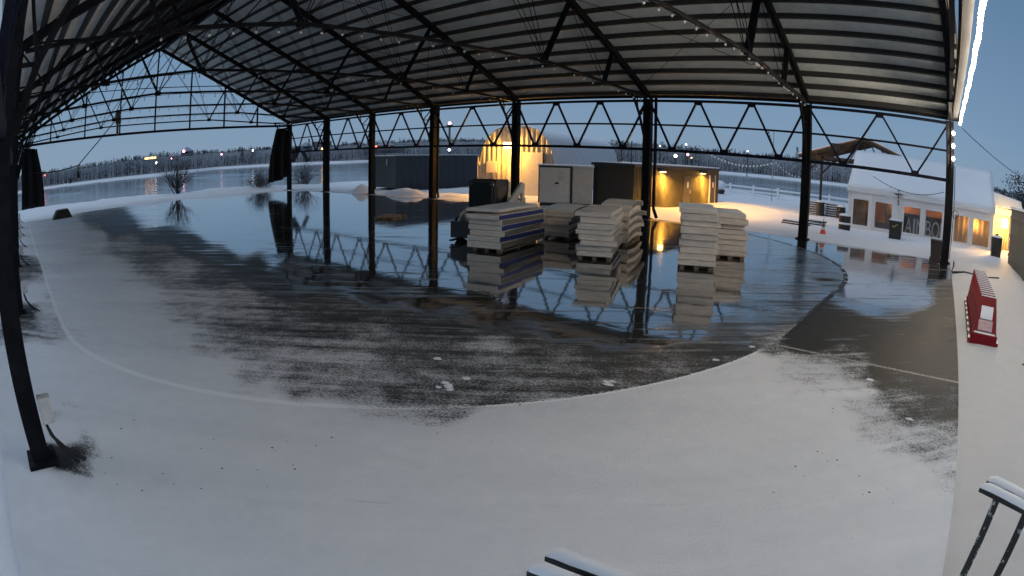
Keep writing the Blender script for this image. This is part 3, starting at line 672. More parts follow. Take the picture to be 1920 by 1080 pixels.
# lit string along the near gable header, drooping down the corner post
def string_lights(name, pts, bulbs, label, bm, group=None, r=.05, drop=.12, cr=.012):
    t = thing(name, pts[0], label, 'string lights', group)
    MB().path(pts, cr, 5).build('cable', M['cable'], t)
    n_ = max(2, bulbs); seg = [0]
    for a, b_ in zip(pts, pts[1:]): seg.append(seg[-1]+(V(b_)-V(a)).length)
    me = None
    for i in range(n_):
        d = seg[-1]*(i+.5)/n_; k = max(j for j in range(len(seg)-1) if seg[j] <= d)
        q = V(pts[k]).lerp(V(pts[k+1]), (d-seg[k])/max(1e-6,seg[k+1]-seg[k]))-V((0,0,drop))
        if me is None:
            b0 = MB().ball((0,0,0), r, 10, 7, 1.15).lathe((0,0,r*1.05), [(r*.45,0),(r*.4,drop-r*.9)], 6, 1).build('bulb', [bm, M['black']], base=(0,0,0), smooth=True); me = b0; o = b0
        else: o = me.copy(); C.objects.link(o)
        o.parent = t; o.location = q-V(pts[0])
    return t
pts = [(1.12, y, 6.42-.04*math.sin(y*2.2)-(.0 if y < 25 else .12*(y-25)/2.5)) for y in [3.2+i*.55 for i in range(46)]]
string_lights('lit_string_lights', pts, 84, 'glowing white string lights along the beam over the right edge of the rink', M['e_string'], None, .062, .10)
pts = [(.78,28.0,6.1),(.74,27.93,5.6),(.74,27.93,4.4)]
t = string_lights('lit_string_lights', pts, 3, 'three glowing round bulbs down the front of the right corner column', M['e_string'], None, .085, .06)
ORD = ['second','third','fourth','fifth','sixth','seventh','eighth']
nm = {1:'frame nearest the black drape at the far gable',2:'third frame from the far gable',3:'frame left of the navy container',4:'frame over the arched metal hut',5:'frame over the black cabin',6:'frame over the right-hand panel stacks'}
for k in range(1,7):
    x = XC[k]; P_ = []
    for y in [1.5+i*1.0 for i in range(27)]:
        yy = MIDY+abs(y-MIDY); z = 7.0 if yy < 19.45 else (7.0-.35*(yy-19.45)/4.45 if yy < 23.9 else 6.65-.27*(yy-23.9)/4.1)
        P_.append((x+.12, y, z-.10-.03*math.sin(y*1.7)))
    string_lights('string_lights', P_, 36, 'unlit bulb string under the '+nm[k], M['glassbulb'], 'unlit string lights under the pavilion roof', .042 if k > 3 else .030, .17)
# small floodlights hung on the ties
def pendant(x, y, z, label):
    t = thing('floodlight', (x,y,z), label, 'floodlight', 'floodlights under the pavilion roof')
    MB().lathe((x,y,z-.22), [(.05,.12),(.12,.06),(.17,-.02),(.15,-.04)], 12).build('lamp_shade', M['gussetwhite'], t)
    MB().tube((x,y,z-.1),(x,y,z+.02),.03,6).build('bracket', M['black'], t)
pendant(XC[6], 20.3, 6.9, 'white floodlight on the tie beside the right-hand strut joint')
pendant(XC[4], 16.0, 6.95, 'white floodlight on the tie over the black drape side of the roof')

# drapes tied up at the far corners
def drape(y0, s, label):
    x = XC[0]+.35; t = thing('stage_drape', (x,y0+s*1.2,1.1), label, 'drape', 'black drapes tied up at the far gable')
    mb = MB(); N_ = 20; H_ = 12
    for j in range(H_+1):
        v = j/H_
        for i in range(N_+1):
            u = i/N_; top = 5.9-.05*math.sin(u*9)-(.25*max(0,u-.55) if s else 0); lo = .85+.55*u**2 if s < 0 else 1.05
            wd = 1.55+(1-v)*.85+.2*math.sin(v*3.1)
            mb.v.append((x+.30*math.sin(u*14+v*1.5)*(.5+.5*(1-v)), y0+s*wd*(1-u)*1.0, lo+(top-lo)*v))
    for j in range(H_):
        for i in range(N_): a = j*(N_+1)+i; mb.f.append((a,a+1,a+N_+2,a+N_+1)); mb.mi.append(0)
    o = mb.build('cloth', M['drape'], t, smooth=True); so_ = o.modifiers.new('thick','SOLIDIFY'); so_.thickness = .12; so_.offset = 0
    mb = MB(); mb.tube((x,y0+s*1.35,5.85),(x,y0+s*.05,5.95),.09,8); mb.build('rod', M['steel'], t)
    return t
drape(WY-.15, -1, 'black drape bunched beside the far corner column, seen right of the gable opening')
drape(NY+.55, 1, 'black drape bunched beside the near row of columns, at the left picture edge')
t = thing('loudspeaker', (XC[0]+.3, WY+.9, 2.6), 'small dark loudspeaker sticking out right of the far corner column', 'loudspeaker')
MB().prism([(0,2.6),(.75,3.9),(.35,4.2),(-.3,3.8),(-.3,3.0)], (XC[0]+.25,WY+.25,0), (0,1,0), (0,0,1), (.4,0,0)).build('horn', M['black'], t)
MB().prism([(.82,3.75),(1.15,3.7),(1.75,2.75),(1.45,2.6)], (XC[0]+.30,WY+.25,0), (0,1,0), (0,0,1), (.3,0,0)).build('bracket_arm', M['black'], t)

# swagged cable with a hanging lamp in the gable opening
P_ = [(-52.1,9.9,7.6),(-52.1,8.1,5.8),(-52.1,6.12,4.0),(-52.1,5.2,3.86),(-52.1,4.13,3.77),(-52.1,3.0,3.78),(-52.1,1.2,3.95)]
t = thing('hanging_cable', (-52.1,6.12,3.2), 'dark cable swagged from the gable rail with a small lamp hanging from it', 'cable')
MB().path(P_, .05, 6).build('cable', M['cable'], t)
MB().path([(-52.1,6.12,4.0),(-52.1,6.12,3.45)], .03, 5).build('drop_wire', M['cable'], t)
MB().lathe((-52.1,6.12,2.95), [(.13,0),(.19,.02),(.16,.3),(.07,.6)], 10).build('lamp_shade', M['black'], t)
MB().box((-52.2,9.75,7.1),(-52.0,10.1,8.3)).box((-52.2,9.85,6.2),(-52.02,10.05,7.1)).build('pulley', M['greywood'], t)

# ------------------------------------------------------------------ stacks of rink panels
def pallet(cx, cy, ang, lx, ly, label, z=0.0):
    t = thing('wooden_pallet', (cx,cy,z), label, 'pallet', 'pallets on the rink floor'); Mx = Matrix.Translation((cx,cy,z)) @ Matrix.Rotation(ang,4,'Z')
    mb = MB()
    for i in range(7): a = -ly/2+ly*i/6.0; mb.box((-lx/2,a-.05,.085),(lx/2,a+.05,.108),Mx)
    mb.build('deck_board', M['pinewood'], t)
    for a in (-lx/2,-.07,lx/2-.14):
        mb = MB(); mb.box((a,-ly/2,.0),(a+.14,ly/2,.022),Mx)
        for b_ in (-ly/2,-.07,ly/2-.14): mb.box((a,b_,.022),(a+.14,b_+.14,.085),Mx)
        mb.build('bearer', M['pinewood'], t)
    return t
POS = ['bottom','second from bottom','third from bottom','fourth from bottom','fifth from bottom','sixth from bottom','seventh from bottom','eighth from bottom','ninth from bottom','tenth from bottom','eleventh from bottom']
def panel(Mx, ln, wd, th, edge, label, group, arc=0, snowtop=False, endm=None, rng=None):
    loc = Mx.translation; t = thing('rink_panel', loc, label, 'rink panel', group)
    endm = endm or M['boardwhite']
    def curve(p):
        return V((p[0], p[1], p[2] + (arc*(1-(2*p[1]/ln)**2) if arc else 0)))
    def slab(a, b_, n_, bulge=0):
        mb = MB(); vs_ = []; fs_ = []
        for i in range(n_+1):
            y = a[1]+(b_[1]-a[1])*i/n_
            for x_, z_ in ((a[0],a[2]),(b_[0],a[2]),(b_[0],b_[2]),(a[0],b_[2])): vs_.append(Mx @ curve((x_,y,z_)))
        for i in range(n_):
            for k in range(4): fs_.append((i*4+k, i*4+(k+1)%4, (i+1)*4+(k+1)%4, (i+1)*4+k))
        fs_ = [tuple(reversed(f_)) for f_ in fs_]
        fs_ += [(0,1,2,3), tuple(n_*4+k for k in (3,2,1,0))]
        return mb.add(vs_, fs_)
    N_ = 10 if arc else 1
    slab((-wd/2+.035,-ln/2+.03,0),(wd/2-.035,ln/2-.03,th-.018),N_).build('frame', edge, t)
    slab((-wd/2+.012,-ln/2,th-.017),(wd/2-.012,ln/2,th-.001),N_).build('facing', M['boardwhite'] if not snowtop else M['snowcap'], t)
    for s in (-1,1):
        y0, y1 = (-ln/2+.004,-ln/2+.03) if s < 0 else (ln/2-.03,ln/2-.004)
        slab((-wd/2+.004,y0,.004),(wd/2-.004,y1,th-.019),1).build('end_board', endm, t)
    return t
def stack(cx, cy, ang, n_, th, ln, wd, edges, where, arc=0, z0=.15, jit=.05, seed=1, skew=0):
    r = random.Random(seed); z = z0; g = 'rink panels stacked on the wet floor'
    for i in range(n_):
        h = th*(r.uniform(.80,1.22))
        dx, dy, da = r.gauss(0,jit), r.gauss(0,jit*1.2), r.gauss(0,.026)
        if i < 1: dx = dy = da = 0
        Mx = Matrix.Translation((cx,cy,z)) @ Matrix.Rotation(ang+da+skew*i,4,'Z') @ Matrix.Translation((dx,dy,0))
        nm_ = 'topmost' if i == n_-1 else POS[i]
        e = edges[i % len(edges)]
        panel(Mx, ln*r.uniform(.94,1.03), wd*r.uniform(.97,1.02), h, M[e], '%s panel of the %s' % (nm_, where), g, arc, i == n_-1 and r.random() < .8)
        z += h+.010
    return z
a1 = math.atan2(.24,.97)
# S1 blue striped stack
stack(-13.62, 15.42, a1, 6, .174, 3.3, 1.20, ['boardgrey','boardblue'], 'blue striped stack in front of the loader', 0, .11, .02, 2)
pallet(-13.62, 15.3, a1, 1.0, 2.6, 'wooden pallet under the blue striped panel stack')
panel(Matrix.Translation((-13.75,15.30,1.24)) @ Matrix.Rotation(a1+.03,4,'Z'), 2.9, 1.2, .10, M['boardwhite'], 'loose snowy white panel lying on top of the blue striped stack', 'rink panels stacked on the wet floor', 0, True)
# S2 behind it, curved corner panels
stack(-13.95, 19.25, .27, 7, .125, 2.9, 1.2, ['boardgrey','boardgrey','offwhite'], 'curved grey stack right behind the blue striped stack', .10, .11, .04, 5)
pallet(-13.95, 19.2, .27, 1.0, 2.4, 'wooden pallet under the curved grey stack behind the blue striped stack')
# S3
a3 = math.atan2(.44,.90)
stack(-10.62, 16.45, a3, 8, .158, 2.95, 1.1, ['boardwhite','boardwhite','offwhite'], 'middle white stack nearest the camera', 0, .11, .04, 11)
pallet(-10.62, 16.4, a3, 1.0, 2.5, 'wooden pallet under the middle white stack')
# S4
stack(-11.72, 19.5, .32, 8, .168, 2.7, 1.15, ['boardwhite','boardgrey'], 'tall curved stack behind the middle white stack', .10, .11, .05, 14)
pallet(-11.72, 19.5, .32, 1.0, 2.4, 'wooden pallet under the tall curved stack')
# S5
a5 = .44
stack(-7.60, 17.3, a5, 9, .172, 2.4, 1.14, ['boardwhite','boardwhite','boardgrey'], 'tall white stack on the right', 0, .11, .035, 21)
pallet(-7.60, 17.3, a5, 1.0, 2.2, 'wooden pallet under the tall right-hand white stack')
# S6
stack(-7.62, 20.1, a5+.02, 8, .17, 2.4, 1.12, ['boardgrey','offwhite','boardgrey'], 'grey stack behind the tall white stack', 0, .11, .06, 31)
pallet(-7.62, 20.1, a5+.02, 1.0, 2.2, 'wooden pallet under the far right grey stack')
pallet(-23.6, 18.1, .5, 1.1, 1.4, 'lone wooden pallet lying in the melt water left of the loader')

# ------------------------------------------------------------------ skid steer loader behind the blue stack
SX, SY = -15.28, 16.15
t = thing('skid_steer_loader', (SX,SY,0), 'compact skid steer loader with dark cab and pale lift arms behind the blue striped stack', 'loader')
mb = MB(); mb.prism([(-.95,.28),(1.55,.32),(1.75,.55),(1.72,1.35),(.55,1.30),(.1,.75),(-.95,.62)], (SX-.62,SY,0), (0,1,0), (0,0,1), (1.24,0,0)); mb.build('body', M['machine'], t, bevel=.03)
mb = MB(); mb.prism([(-.55,.62),(.12,.62),(.75,1.28),(.70,2.14),(-.26,2.17),(-.42,2.02)], (SX-.50,SY,0), (0,1,0), (0,0,1), (1.0,0,0)); cab = mb.build('cab', M['black'], t, bevel=.05)
MB().prism([(-.36,.92),(.36,.92),(.40,1.2),(.40,1.96),(.30,2.04),(-.30,2.04),(-.40,1.96),(-.40,1.2)], (SX,SY-.57,0), (1,0,0), (0,0,1), (0,.02,0)).build('windscreen', M['darkglass'], cab)
MB().box((SX-.47,SY-.60,1.02),(SX-.41,SY-.54,2.12)).box((SX+.41,SY-.60,1.02),(SX+.47,SY-.54,2.12)).box((SX-.41,SY-.60,2.05),(SX+.41,SY-.54,2.12)).build('cab_frame', M['black'], cab, bevel=.015)
MB().ball((SX-.1,SY-.1,1.35),.16,8,6).box((SX-.32,SY-.05,.8),(SX+.12,SY+.15,1.55)).build('seat', M['rubber'], cab)
MB().box((SX-.60,SY-.70,.62),(SX+.60,SY-.56,.92)).build('step_panel', M['machine'], t, bevel=.03)
for s in (-1,1):
    MB().prism([(-.35,1.0),(.45,1.25),(.60,1.85),(-.28,1.88)], (SX+s*.505,SY,0), (0,1,0), (0,0,1), (s*.02,0,0)).build('side_window', M['darkglass'], cab)
    MB().prism([(.48,1.1),(.74,1.3),(.70,2.05),(.60,2.05)], (SX+s*.52,SY,0), (0,1,0), (0,0,1), (s*.02,0,0)).build('cab_post', M['machine'], cab)
    MB().box((SX+s*.36-.07,SY-.50,1.93),(SX+s*.36+.07,SY-.42,2.01)).build('work_light', M['gussetwhite'], cab)
    for yy in (-.52, .78):
        wl = MB(); wl.v = []; 
        c = V((SX+s*.78,SY+yy,.42))
        pr = [(.20,-.16),(.36,-.15),(.42,-.10),(.42,.10),(.36,.15),(.20,.16)]
        vs_ = []; nn = 18
        for (rr_,xx_) in pr:
            for k in range(nn): th_ = 6.2832*k/nn; vs_.append(c+V((xx_*1.0, rr_*math.cos(th_), rr_*math.sin(th_))))
        fs_ = [(i*nn+k,i*nn+(k+1)%nn,(i+1)*nn+(k+1)%nn,(i+1)*nn+k) for i in range(len(pr)-1) for k in range(nn)]
        wl.add(vs_, fs_); wh = wl.build('wheel', M['rubber'], t)
        rm = MB(); rm.tube(c-V((.13,0,0)), c+V((.13,0,0)), .215, 16); rm.build('rim', M['machine'], wh)
    # lift arm from the rear tower to the coupler
    P_ = [(1.62,1.20),(1.70,1.95),(1.45,2.02),(.55,1.48),(-.75,.95),(-1.15,.52),(-1.0,.42),(-.55,.72),(.70,1.22),(1.38,1.62)]
    MB().prism(P_, (SX+s*.66-.05,SY,0), (0,1,0), (0,0,1), (.1,0,0)).build('lift_arm', M['machine'], t, bevel=.015)
    MB().tube((SX+s*.66,SY+1.3,.9),(SX+s*.66,SY+.35,1.33),.05,8).build('hydraulic_ram', M['galv'], t)
MB().box((SX-.72,SY+1.45,.9),(SX+.72,SY+1.78,1.42)).build('rear_door', M['machine'], t, bevel=.04)
MB().box((SX-.85,SY-1.2,.12),(SX+.85,SY-1.12,.70)).box((SX-.5,SY-1.9,.10),(SX-.38,SY-1.15,.15)).box((SX+.38,SY-1.9,.10),(SX+.5,SY-1.15,.15)).build('fork_carriage', M['black'], t)

t.rotation_euler.z = R(17)
# ------------------------------------------------------------------ navy container
t = thing('shipping_container', (-41.6,36,0), 'long navy blue container standing on the snow left of the arched hut', 'container')
c0 = V((-40.3,31.5,0)); dv = V((.7,8.9,0)).normalized(); dn = V((-dv.y,dv.x,0))
def cbox(z0, z1, ln, wd, o=0.0): return [c0-dv*o+V((0,0,z0)), dv*(ln+2*o), dn*(wd)]
mb = MB(); Lc, Wc = 9.4, 3.4
prof = []; k = 0
nn = 46
for i in range(nn+1):
    y = Lc*i/nn; d = (.0 if (i//2) % 2 == 0 else .035); prof.append((y, d))
poly = prof+[(Lc,Wc),(0,Wc)]
mb.prism(poly, c0+V((0,0,.28)), dv, dn, V((0,0,2.66))); mb.build('body', M['navy'], t)
Mc = Matrix((( dv.x,dn.x,0,c0.x),(dv.y,dn.y,0,c0.y),(0,0,1,0),(0,0,0,1)))
mb = MB(); mb.box((-.02,-.03,.16),(Lc+.02,.10,.30),Mc); mb.box((-.02,-.03,2.86),(Lc+.02,.10,2.96),Mc); mb.box((-.03,-.03,.1),(.10,.10,2.96),Mc); mb.box((Lc-.1,-.03,.1),(Lc+.03,.1,2.96),Mc); mb.box((-.03,Wc-.1,.1),(.1,Wc+.03,2.96),Mc); mb.build('corner_frame', M['navy'], t)
mb = MB(); mb.box((-.05,.2,2.97),(Lc,Wc,3.06),Mc); mb.build('roof_snow', M['snowcap'], t, bevel=.03)
MB().box((.0,1.3,2.2),(-.08,1.42,2.7),Mc).build('latch_bar', M['gussetwhite'], t)
mb = MB(); mb.box((Lc*.45,-1.2,.0),(Lc+1.5,-1.05,.14),Mc); mb.box((Lc*.1,-1.0,.06),(Lc*.45,-.85,.2),Mc); tag(mb.build('snowy_timber_kerb', [M['navy']]), 'dark timber kerb lying in snow along the foot of the navy container', 'kerb')

# snow heaps
def heap(cx, cy, rx, ry, h, label, seed, ang=0, col='snow'):
    mb = MB(); n_ = 26; m_ = 9; r = random.Random(seed)
    for j in range(m_+1):
        for i in range(n_):
            a = 6.2832*i/n_; q = j/m_; rr_ = q*(1+.22*(vnoise(math.cos(a)*1.6+seed,math.sin(a)*1.6)-.5))
            x_, y_ = rx*rr_*math.cos(a), ry*rr_*math.sin(a); z_ = h*(1-q**1.6)*(.75+.5*vnoise(x_*1.6+seed,y_*1.6))-.05*q
            mb.v.append((cx+x_*math.cos(ang)-y_*math.sin(ang), cy+x_*math.sin(ang)+y_*math.cos(ang), z_))
    for j in range(m_):
        for i in range(n_): mb.f.append((j*n_+i,(j+1)*n_+i,(j+1)*n_+(i+1)%n_,j*n_+(i+1)%n_)); mb.mi.append(0)
    tag(mb.build('snow_heap', M[col], smooth=True), label, 'snow heap', 'heaps of cleared snow')
heap(-41.6,28.9,1.5,1.0,.60,'rounded snow heap beside the downspout left of the navy container',4)
heap(-36.2,29.2,2.6,.9,.62,'long snow heap glowing orange in front of the navy container',9,.1)
heap(-31.0,29.6,2.0,.8,.26,'low snow ridge at the right end of the navy container',12,.1)

# ------------------------------------------------------------------ arched metal hut
QC = V((-28.75,33.2,0)); qa = V((-.375,.928,0)).normalized(); qu = V((qa.y,-qa.x,0)); HW, QH, QL = 2.95, 5.15, 27.0
t = thing('arched_metal_hut', QC, 'arched corrugated metal hut with a lamp lit front wall and snow on its back', 'hut')
def arch(k, nn=36, gx=0):
    th_ = math.pi*k/nn; c_, s_ = math.cos(th_), math.sin(th_); e = .62
    return (-(abs(c_)**e)*(1 if c_ >= 0 else -1)*(HW+gx), (abs(s_)**.80)*(QH+gx))
nn = 36; mb = MB()
rows = 110
for j in range(rows+1):
    d = QL*j/rows; g = .035*math.sin(j*math.pi/1.0+.8) if True else 0; g = .05 if j % 2 else 0
    for k in range(nn+1):
        a, z = arch(k, nn, g); p = QC+qu*a+qa*d; mb.v.append((p.x,p.y,z))
for j in range(rows):
    for k in range(nn): mb.f.append((j*(nn+1)+k,(j+1)*(nn+1)+k,(j+1)*(nn+1)+k+1,j*(nn+1)+k+1)); mb.mi.append(0)
m_hut = mat('hut_sheet_snowed', (.50,.50,.50), .55, .1, .12, 1.5, .1, (1,1,1), 1.1)
mb.build('arched_shell', m_hut, t)
# corrugated front: vertical ribs as real folds
mb = MB(); nf = 64; top_of = lambda a: QH*max(0,1-abs(a/HW)**(1/.62*1.55))**(.40*1.0) if abs(a) < HW else 0
def top_at(a):
    best = 0
    for k in range(200):
        th_ = math.pi*k/199; x_ = -(abs(math.cos(th_))**.62)*(1 if math.cos(th_) >= 0 else -1)*HW
        if abs(x_-a) < .05: best = max(best, (abs(math.sin(th_))**.80)*QH)
    return best
last = 0
for i in range(nf+1):
    a = -HW+.02+(2*HW-.04)*i/nf; d = .10+(.09 if (i//2) % 2 else 0); zt = top_at(a) or last; last = zt
    p = QC+qu*a+qa*d; mb.v += [(p.x,p.y,0),(p.x,p.y,max(.1,zt-.02))]
for i in range(nf): mb.f.append((2*i,2*i+2,2*i+3,2*i+1)); mb.mi.append(0)
fw_ = mb.build('front_wall', M['galv'], t); sm = fw_.modifiers.new('thick','SOLIDIFY'); sm.thickness = .03
Mq = Matrix(((qu.x,qa.x,0,QC.x),(qu.y,qa.y,0,QC.y),(0,0,1,0),(0,0,0,1)))
MB().box((-.62,-.06,0),(.42,.05,3.30),Mq).build('door', M['white'], t, bevel=.01)
MB().box((.46,-.10,0),(1.98,.03,3.28),Mq).build('door', M['white'], t, bevel=.01)
MB().box((1.98,-.12,0),(2.06,.04,3.28),Mq).build('door_jamb', M['brown'], t)
MB().box((-2.2,-.16,1.75),(-1.45,.06,2.6),Mq).build('vent_box', M['offwhite'], t, bevel=.02)
lp = Mq @ V((-.55,-.42,3.75))
hd = MB().box((-.78,-.40,3.62),(-.32,.05,3.92),Mq).build('wall_lamp', M['black'], t)
MB().box((-.80,-.47,3.50),(-.25,-.41,3.95),Mq).build('lamp_glass', M['e_orange'], hd, bevel=.02)
lamp('hut_lamp', Mq @ V((-.5,-.40,3.38)), 900, (1,.45,.05), .12)
MB().path([Mq @ V((-2.88,-.06,2.9)), Mq @ V((-2.88,-.06,.2))], .04, 6).build('conduit', M['galv'], t)

# ------------------------------------------------------------------ white cabin between hut and black cabin
p0 = V((-23.18,28.84,0)); p1 = V((-20.60,30.80,0)); cu = (p1-p0).normalized(); cn = V((-cu.y,cu.x,0)); WL = (p1-p0).length
Mw = Matrix(((cu.x,cn.x,0,p0.x),(cu.y,cn.y,0,p0.y),(0,0,1,0),(0,0,0,1)))
t = thing('white_cabin', p0+cu*(WL/2), 'white cold store cabin with a wide door on dark skids behind the panel stacks', 'cabin')
MB().box((0,.03,.22),(WL,2.4,2.46),Mw).build('wall', M['offwhite'], t, bevel=.015)
MB().box((-.05,-.02,2.46),(WL+.1,2.45,2.54),Mw).build('roof', M['snowcap'], t, bevel=.02)
MB().box((.06,-.035,.30),(1.86,.03,2.36),Mw).build('door', M['white'], t, bevel=.012)
MB().box((.98,-.09,1.38),(1.22,-.03,1.46),Mw).box((1.06,-.11,1.35),(1.12,-.03,1.5),Mw).build('door_handle', M['black'], t)
MB().box((.0,-.05,.25),(.06,.03,2.46),Mw).box((1.90,-.03,.24),(2.04,.04,2.46),Mw).box((.06,-.05,2.36),(1.9,.03,2.46),Mw).build('door_frame', M['brown'], t)
MB().box((.1,.1,0),(WL-.1,.3,.22),Mw).box((.1,2.0,0),(WL-.1,2.2,.22),Mw).build('skid', M['black'], t)
mb = MB()
for i,(a,z,wd) in enumerate(((1.20,2.05,.30),(1.34,1.92,.22),(1.15,1.80,.42),(1.2,1.69,.34),(1.22,1.60,.30))): mb.box((a,-.042,z),(a+wd,-.036,z+.02),Mw)
mb.build('door_notice', M['boardgrey'], t)

# ------------------------------------------------------------------ black ribbed cabin with two lamps
t = thing('black_cabin', (-19.3,37.6,0), 'long black ribbed cabin with two doors under orange wall lamps', 'cabin')
FX, Y0, Y1, BX, TH = -17.9, 31.1, 44.4, -20.75, 2.78
mb = MB(); prof = []; yy = Y0; i = 0
while yy < Y1-.05:
    prof.append((yy, .0)); prof.append((yy+.06,.0)); prof.append((yy+.075,-.06)); prof.append((yy+.155,-.06)); yy += .17
prof += [(Y1,0)]
mb.prism(prof+[(Y1,BX-FX),(Y0,BX-FX)], (FX,0,.08), (0,1,0), (1,0,0), (0,0,TH-.08)); mb.build('wall', M['blackpaint'], t)
MB().box((BX-.1,Y0-.12,TH-.16),(FX+.10,Y1+.1,TH)).build('roof_trim', M['black'], t)
MB().box((BX,Y0+3,TH),(FX+.06,Y1+.05,TH+.10)).box((BX,Y0,TH),(FX-.2,Y0+3,TH+.05)).build('roof_snow', M['snowcap'], t, bevel=.03)
for (ya,yb) in ((37.95,38.95),(42.55,43.55)):
    d = MB().box((FX-.02,ya,.08),(FX+.05,yb,2.15)).build('door', M['brown'] , t, bevel=.01)
    MB().box((FX+.0,ya-.12,.08),(FX+.075,ya,2.25)).box((FX,yb,.08),(FX+.06,yb+.08,2.25)).build('door_frame', M['white'] if ya > 40 else M['brown'], d)
    MB().box((FX+.05,yb-.55,1.35),(FX+.062,yb-.30,1.75)).build('door_sign', M['white'], d)
    MB().box((FX+.05,yb-.10,.95),(FX+.11,yb-.04,1.2)).build('door_handle', M['galv'], d)
for k,(yl,zl,pw) in enumerate(((34.5,2.42,6500),(40.9,2.40,6500))):
    h_ = MB().prism([(0,.0),(.30,-.02),(.30,.06),(.0,.2)], (FX,yl-.28,zl), (1,0,0), (0,0,1), (0,.56,0)).build('wall_lamp', M['black'], t)
    MB().box((FX+.06,yl-.2,zl-.05),(FX+.26,yl+.2,zl-.021)).build('lamp_glass', M['e_orange'], h_)
    lamp('cabin_lamp', (FX+.22,yl,zl-.08), pw, (1,.47,.06), .06, None, (166,7))
MB().tube((BX+1.2,Y0+1.2,TH),(BX+1.2,Y0+1.2,TH+1.1),.03,6).build('vent_pipe', M['black'], t)
MB().tube((BX+1.8,Y0+1.4,TH),(BX+1.8,Y0+1.4,TH+1.4),.03,6).build('vent_pipe', M['black'], t)
# ------------------------------------------------------------------ white tent
TX, TY, TW, TD, TE, TR = -6.22, 38.3, 10.40, 7.0, 2.52, 4.96
t = thing('white_marquee_tent', (TX+TW/2,TY+TD/2,0), 'white frame tent with a snowy gabled roof, clear windows and warm light inside', 'tent')
W_ = [(-5.90,-4.86),(-4.38,-3.22),(-2.36,-1.22),(-.82,.35),(1.28,2.32),(2.70,3.92)]; WZ0, WZ1 = .30, 1.87
fr = MB(); e = TX
for a,b_ in W_+[(TX+TW,None)]:
    fr.box((e,TY,0),(a,TY+.06,TE)); 
    if b_ is None: break
    fr.box((a,TY,0),(b_,TY+.06,WZ0)); fr.box((a,TY,WZ1),(b_,TY+.06,TE)); e = b_
fr.build('wall', M['tent'], t)
for x_ in (TX, TX+TW):
    mb = MB(); s_ = -1 if x_ == TX else 1
    mb.prism([(0,0),(TD,0),(TD,TE),(TD/2,TR-.1),(0,TE)], (x_ if s_ < 0 else x_-.05,TY+.06,0), (0,1,0), (0,0,1), (.05,0,0)); mb.build('wall', M['tent'], t)
MB().box((TX,TY+TD,0),(TX+TW,TY+TD+.06,TE)).build('wall', M['tent'], t)
mb = MB(); NS = 26
for j in range(9):
    for i in range(NS+1):
        x_ = TX-.12+(TW+.24)*i/NS; v = j/8; sag = -.06*math.sin(math.pi*v)*(1-.4*math.cos(i*6.283/NS*5.3)**2)
        mb.v.append((x_, TY-.10+(TD/2+.10)*v, TE+.02+(TR-TE)*v+sag))
for j in range(9):
    for i in range(NS+1):
        x_ = TX-.12+(TW+.24)*i/NS; v = j/8; mb.v.append((x_, TY+TD+.1-(TD/2+.10)*v, TE+.02+(TR-TE)*v))
for q in (0,1):
    for j in range(8):
        for i in range(NS):
            a = q*9*(NS+1)+j*(NS+1)+i; f_ = (a,a+1,a+NS+2,a+NS+1); mb.f.append(f_ if q == 0 else tuple(reversed(f_))); mb.mi.append(0)
ro = mb.build('roof', M['snow'], t, smooth=True); sm = ro.modifiers.new('thick','SOLIDIFY'); sm.thickness = .07; sm.offset = 1
MB().box((TX-.12,TY-.13,TE-.20),(TX+TW+.12,TY-.09,TE+.04)).build('valance', M['tent'], t)
for x_ in (TX+.02,-4.62,-2.79,-1.02,.82,2.51,TX+TW-.02): MB().box((x_-.05,TY-.06,0),(x_+.05,TY-.005,TE-.1)).build('post', M['white'], t)
mg, nt, b = new_mat('clear_vinyl'); nt.nodes.remove(b)
tr_ = nt.nodes.new('ShaderNodeBsdfTransparent'); tr_.inputs[0].default_value = (.86,.86,.86,1); gl = nt.nodes.new('ShaderNodeBsdfGlossy'); gl.inputs['Roughness'].default_value = .12; gl.inputs[0].default_value = (.6,.6,.6,1)
mx = nt.nodes.new('ShaderNodeMixShader'); mx.inputs[0].default_value = .10; L(nt,tr_.outputs[0],mx.inputs[1]); L(nt,gl.outputs[0],mx.inputs[2]); L(nt,mx.outputs[0],nt.nodes['Material Output'].inputs[0])
for a,b_ in W_: MB().box((a,TY+.02,WZ0),(b_,TY+.028,WZ1)).build('window', mg, t)
def curtain(x0, x1, y, z0, z1, parent, seed, amp=.05):
    mb = MB(); r = random.Random(seed); n_ = 40; ph = r.uniform(0,6)
    for i in range(n_+1):
        x_ = x0+(x1-x0)*i/n_; yy = y+amp*math.sin(i*1.1+ph)+amp*.5*math.sin(i*2.3+ph*2)
        mb.v += [(x_,yy,z0),(x_,yy,z1)]
    for i in range(n_): mb.f.append((2*i,2*i+2,2*i+3,2*i+1)); mb.mi.append(0)
    o = mb.build('curtain', M['curtain'], parent, smooth=True); s = o.modifiers.new('thick','SOLIDIFY'); s.thickness = .01
curtain(1.30,4.1,TY+.75,.1,2.3,t,1); curtain(-6.0,-5.1,TY+.5,.1,2.3,t,2); curtain(-4.05,-3.4,TY+2.6,.1,2.3,t,3,.08)
MB().box((TX+.1,TY+3.2,0),(.9,TY+3.3,2.4)).build('inner_partition', M['orangewood'], t)
MB().box((-5.4,TY+.9,.05),(-4.9,TY+1.4,.95)).box((-4.4,TY+.8,.05),(-3.3,TY+1.4,.6)).build('counter', M['darkwood'], t)
lamp('tent_lamp', (2.8,TY+.42,1.55), 90, (1,.48,.10), .15)
lamp('tent_lamp', (2.2,TY+2.2,1.7), 150, (1,.50,.12), .15)
lamp('tent_lamp', (-3.0,TY+2.4,2.0), 60, (1,.52,.22), .2)
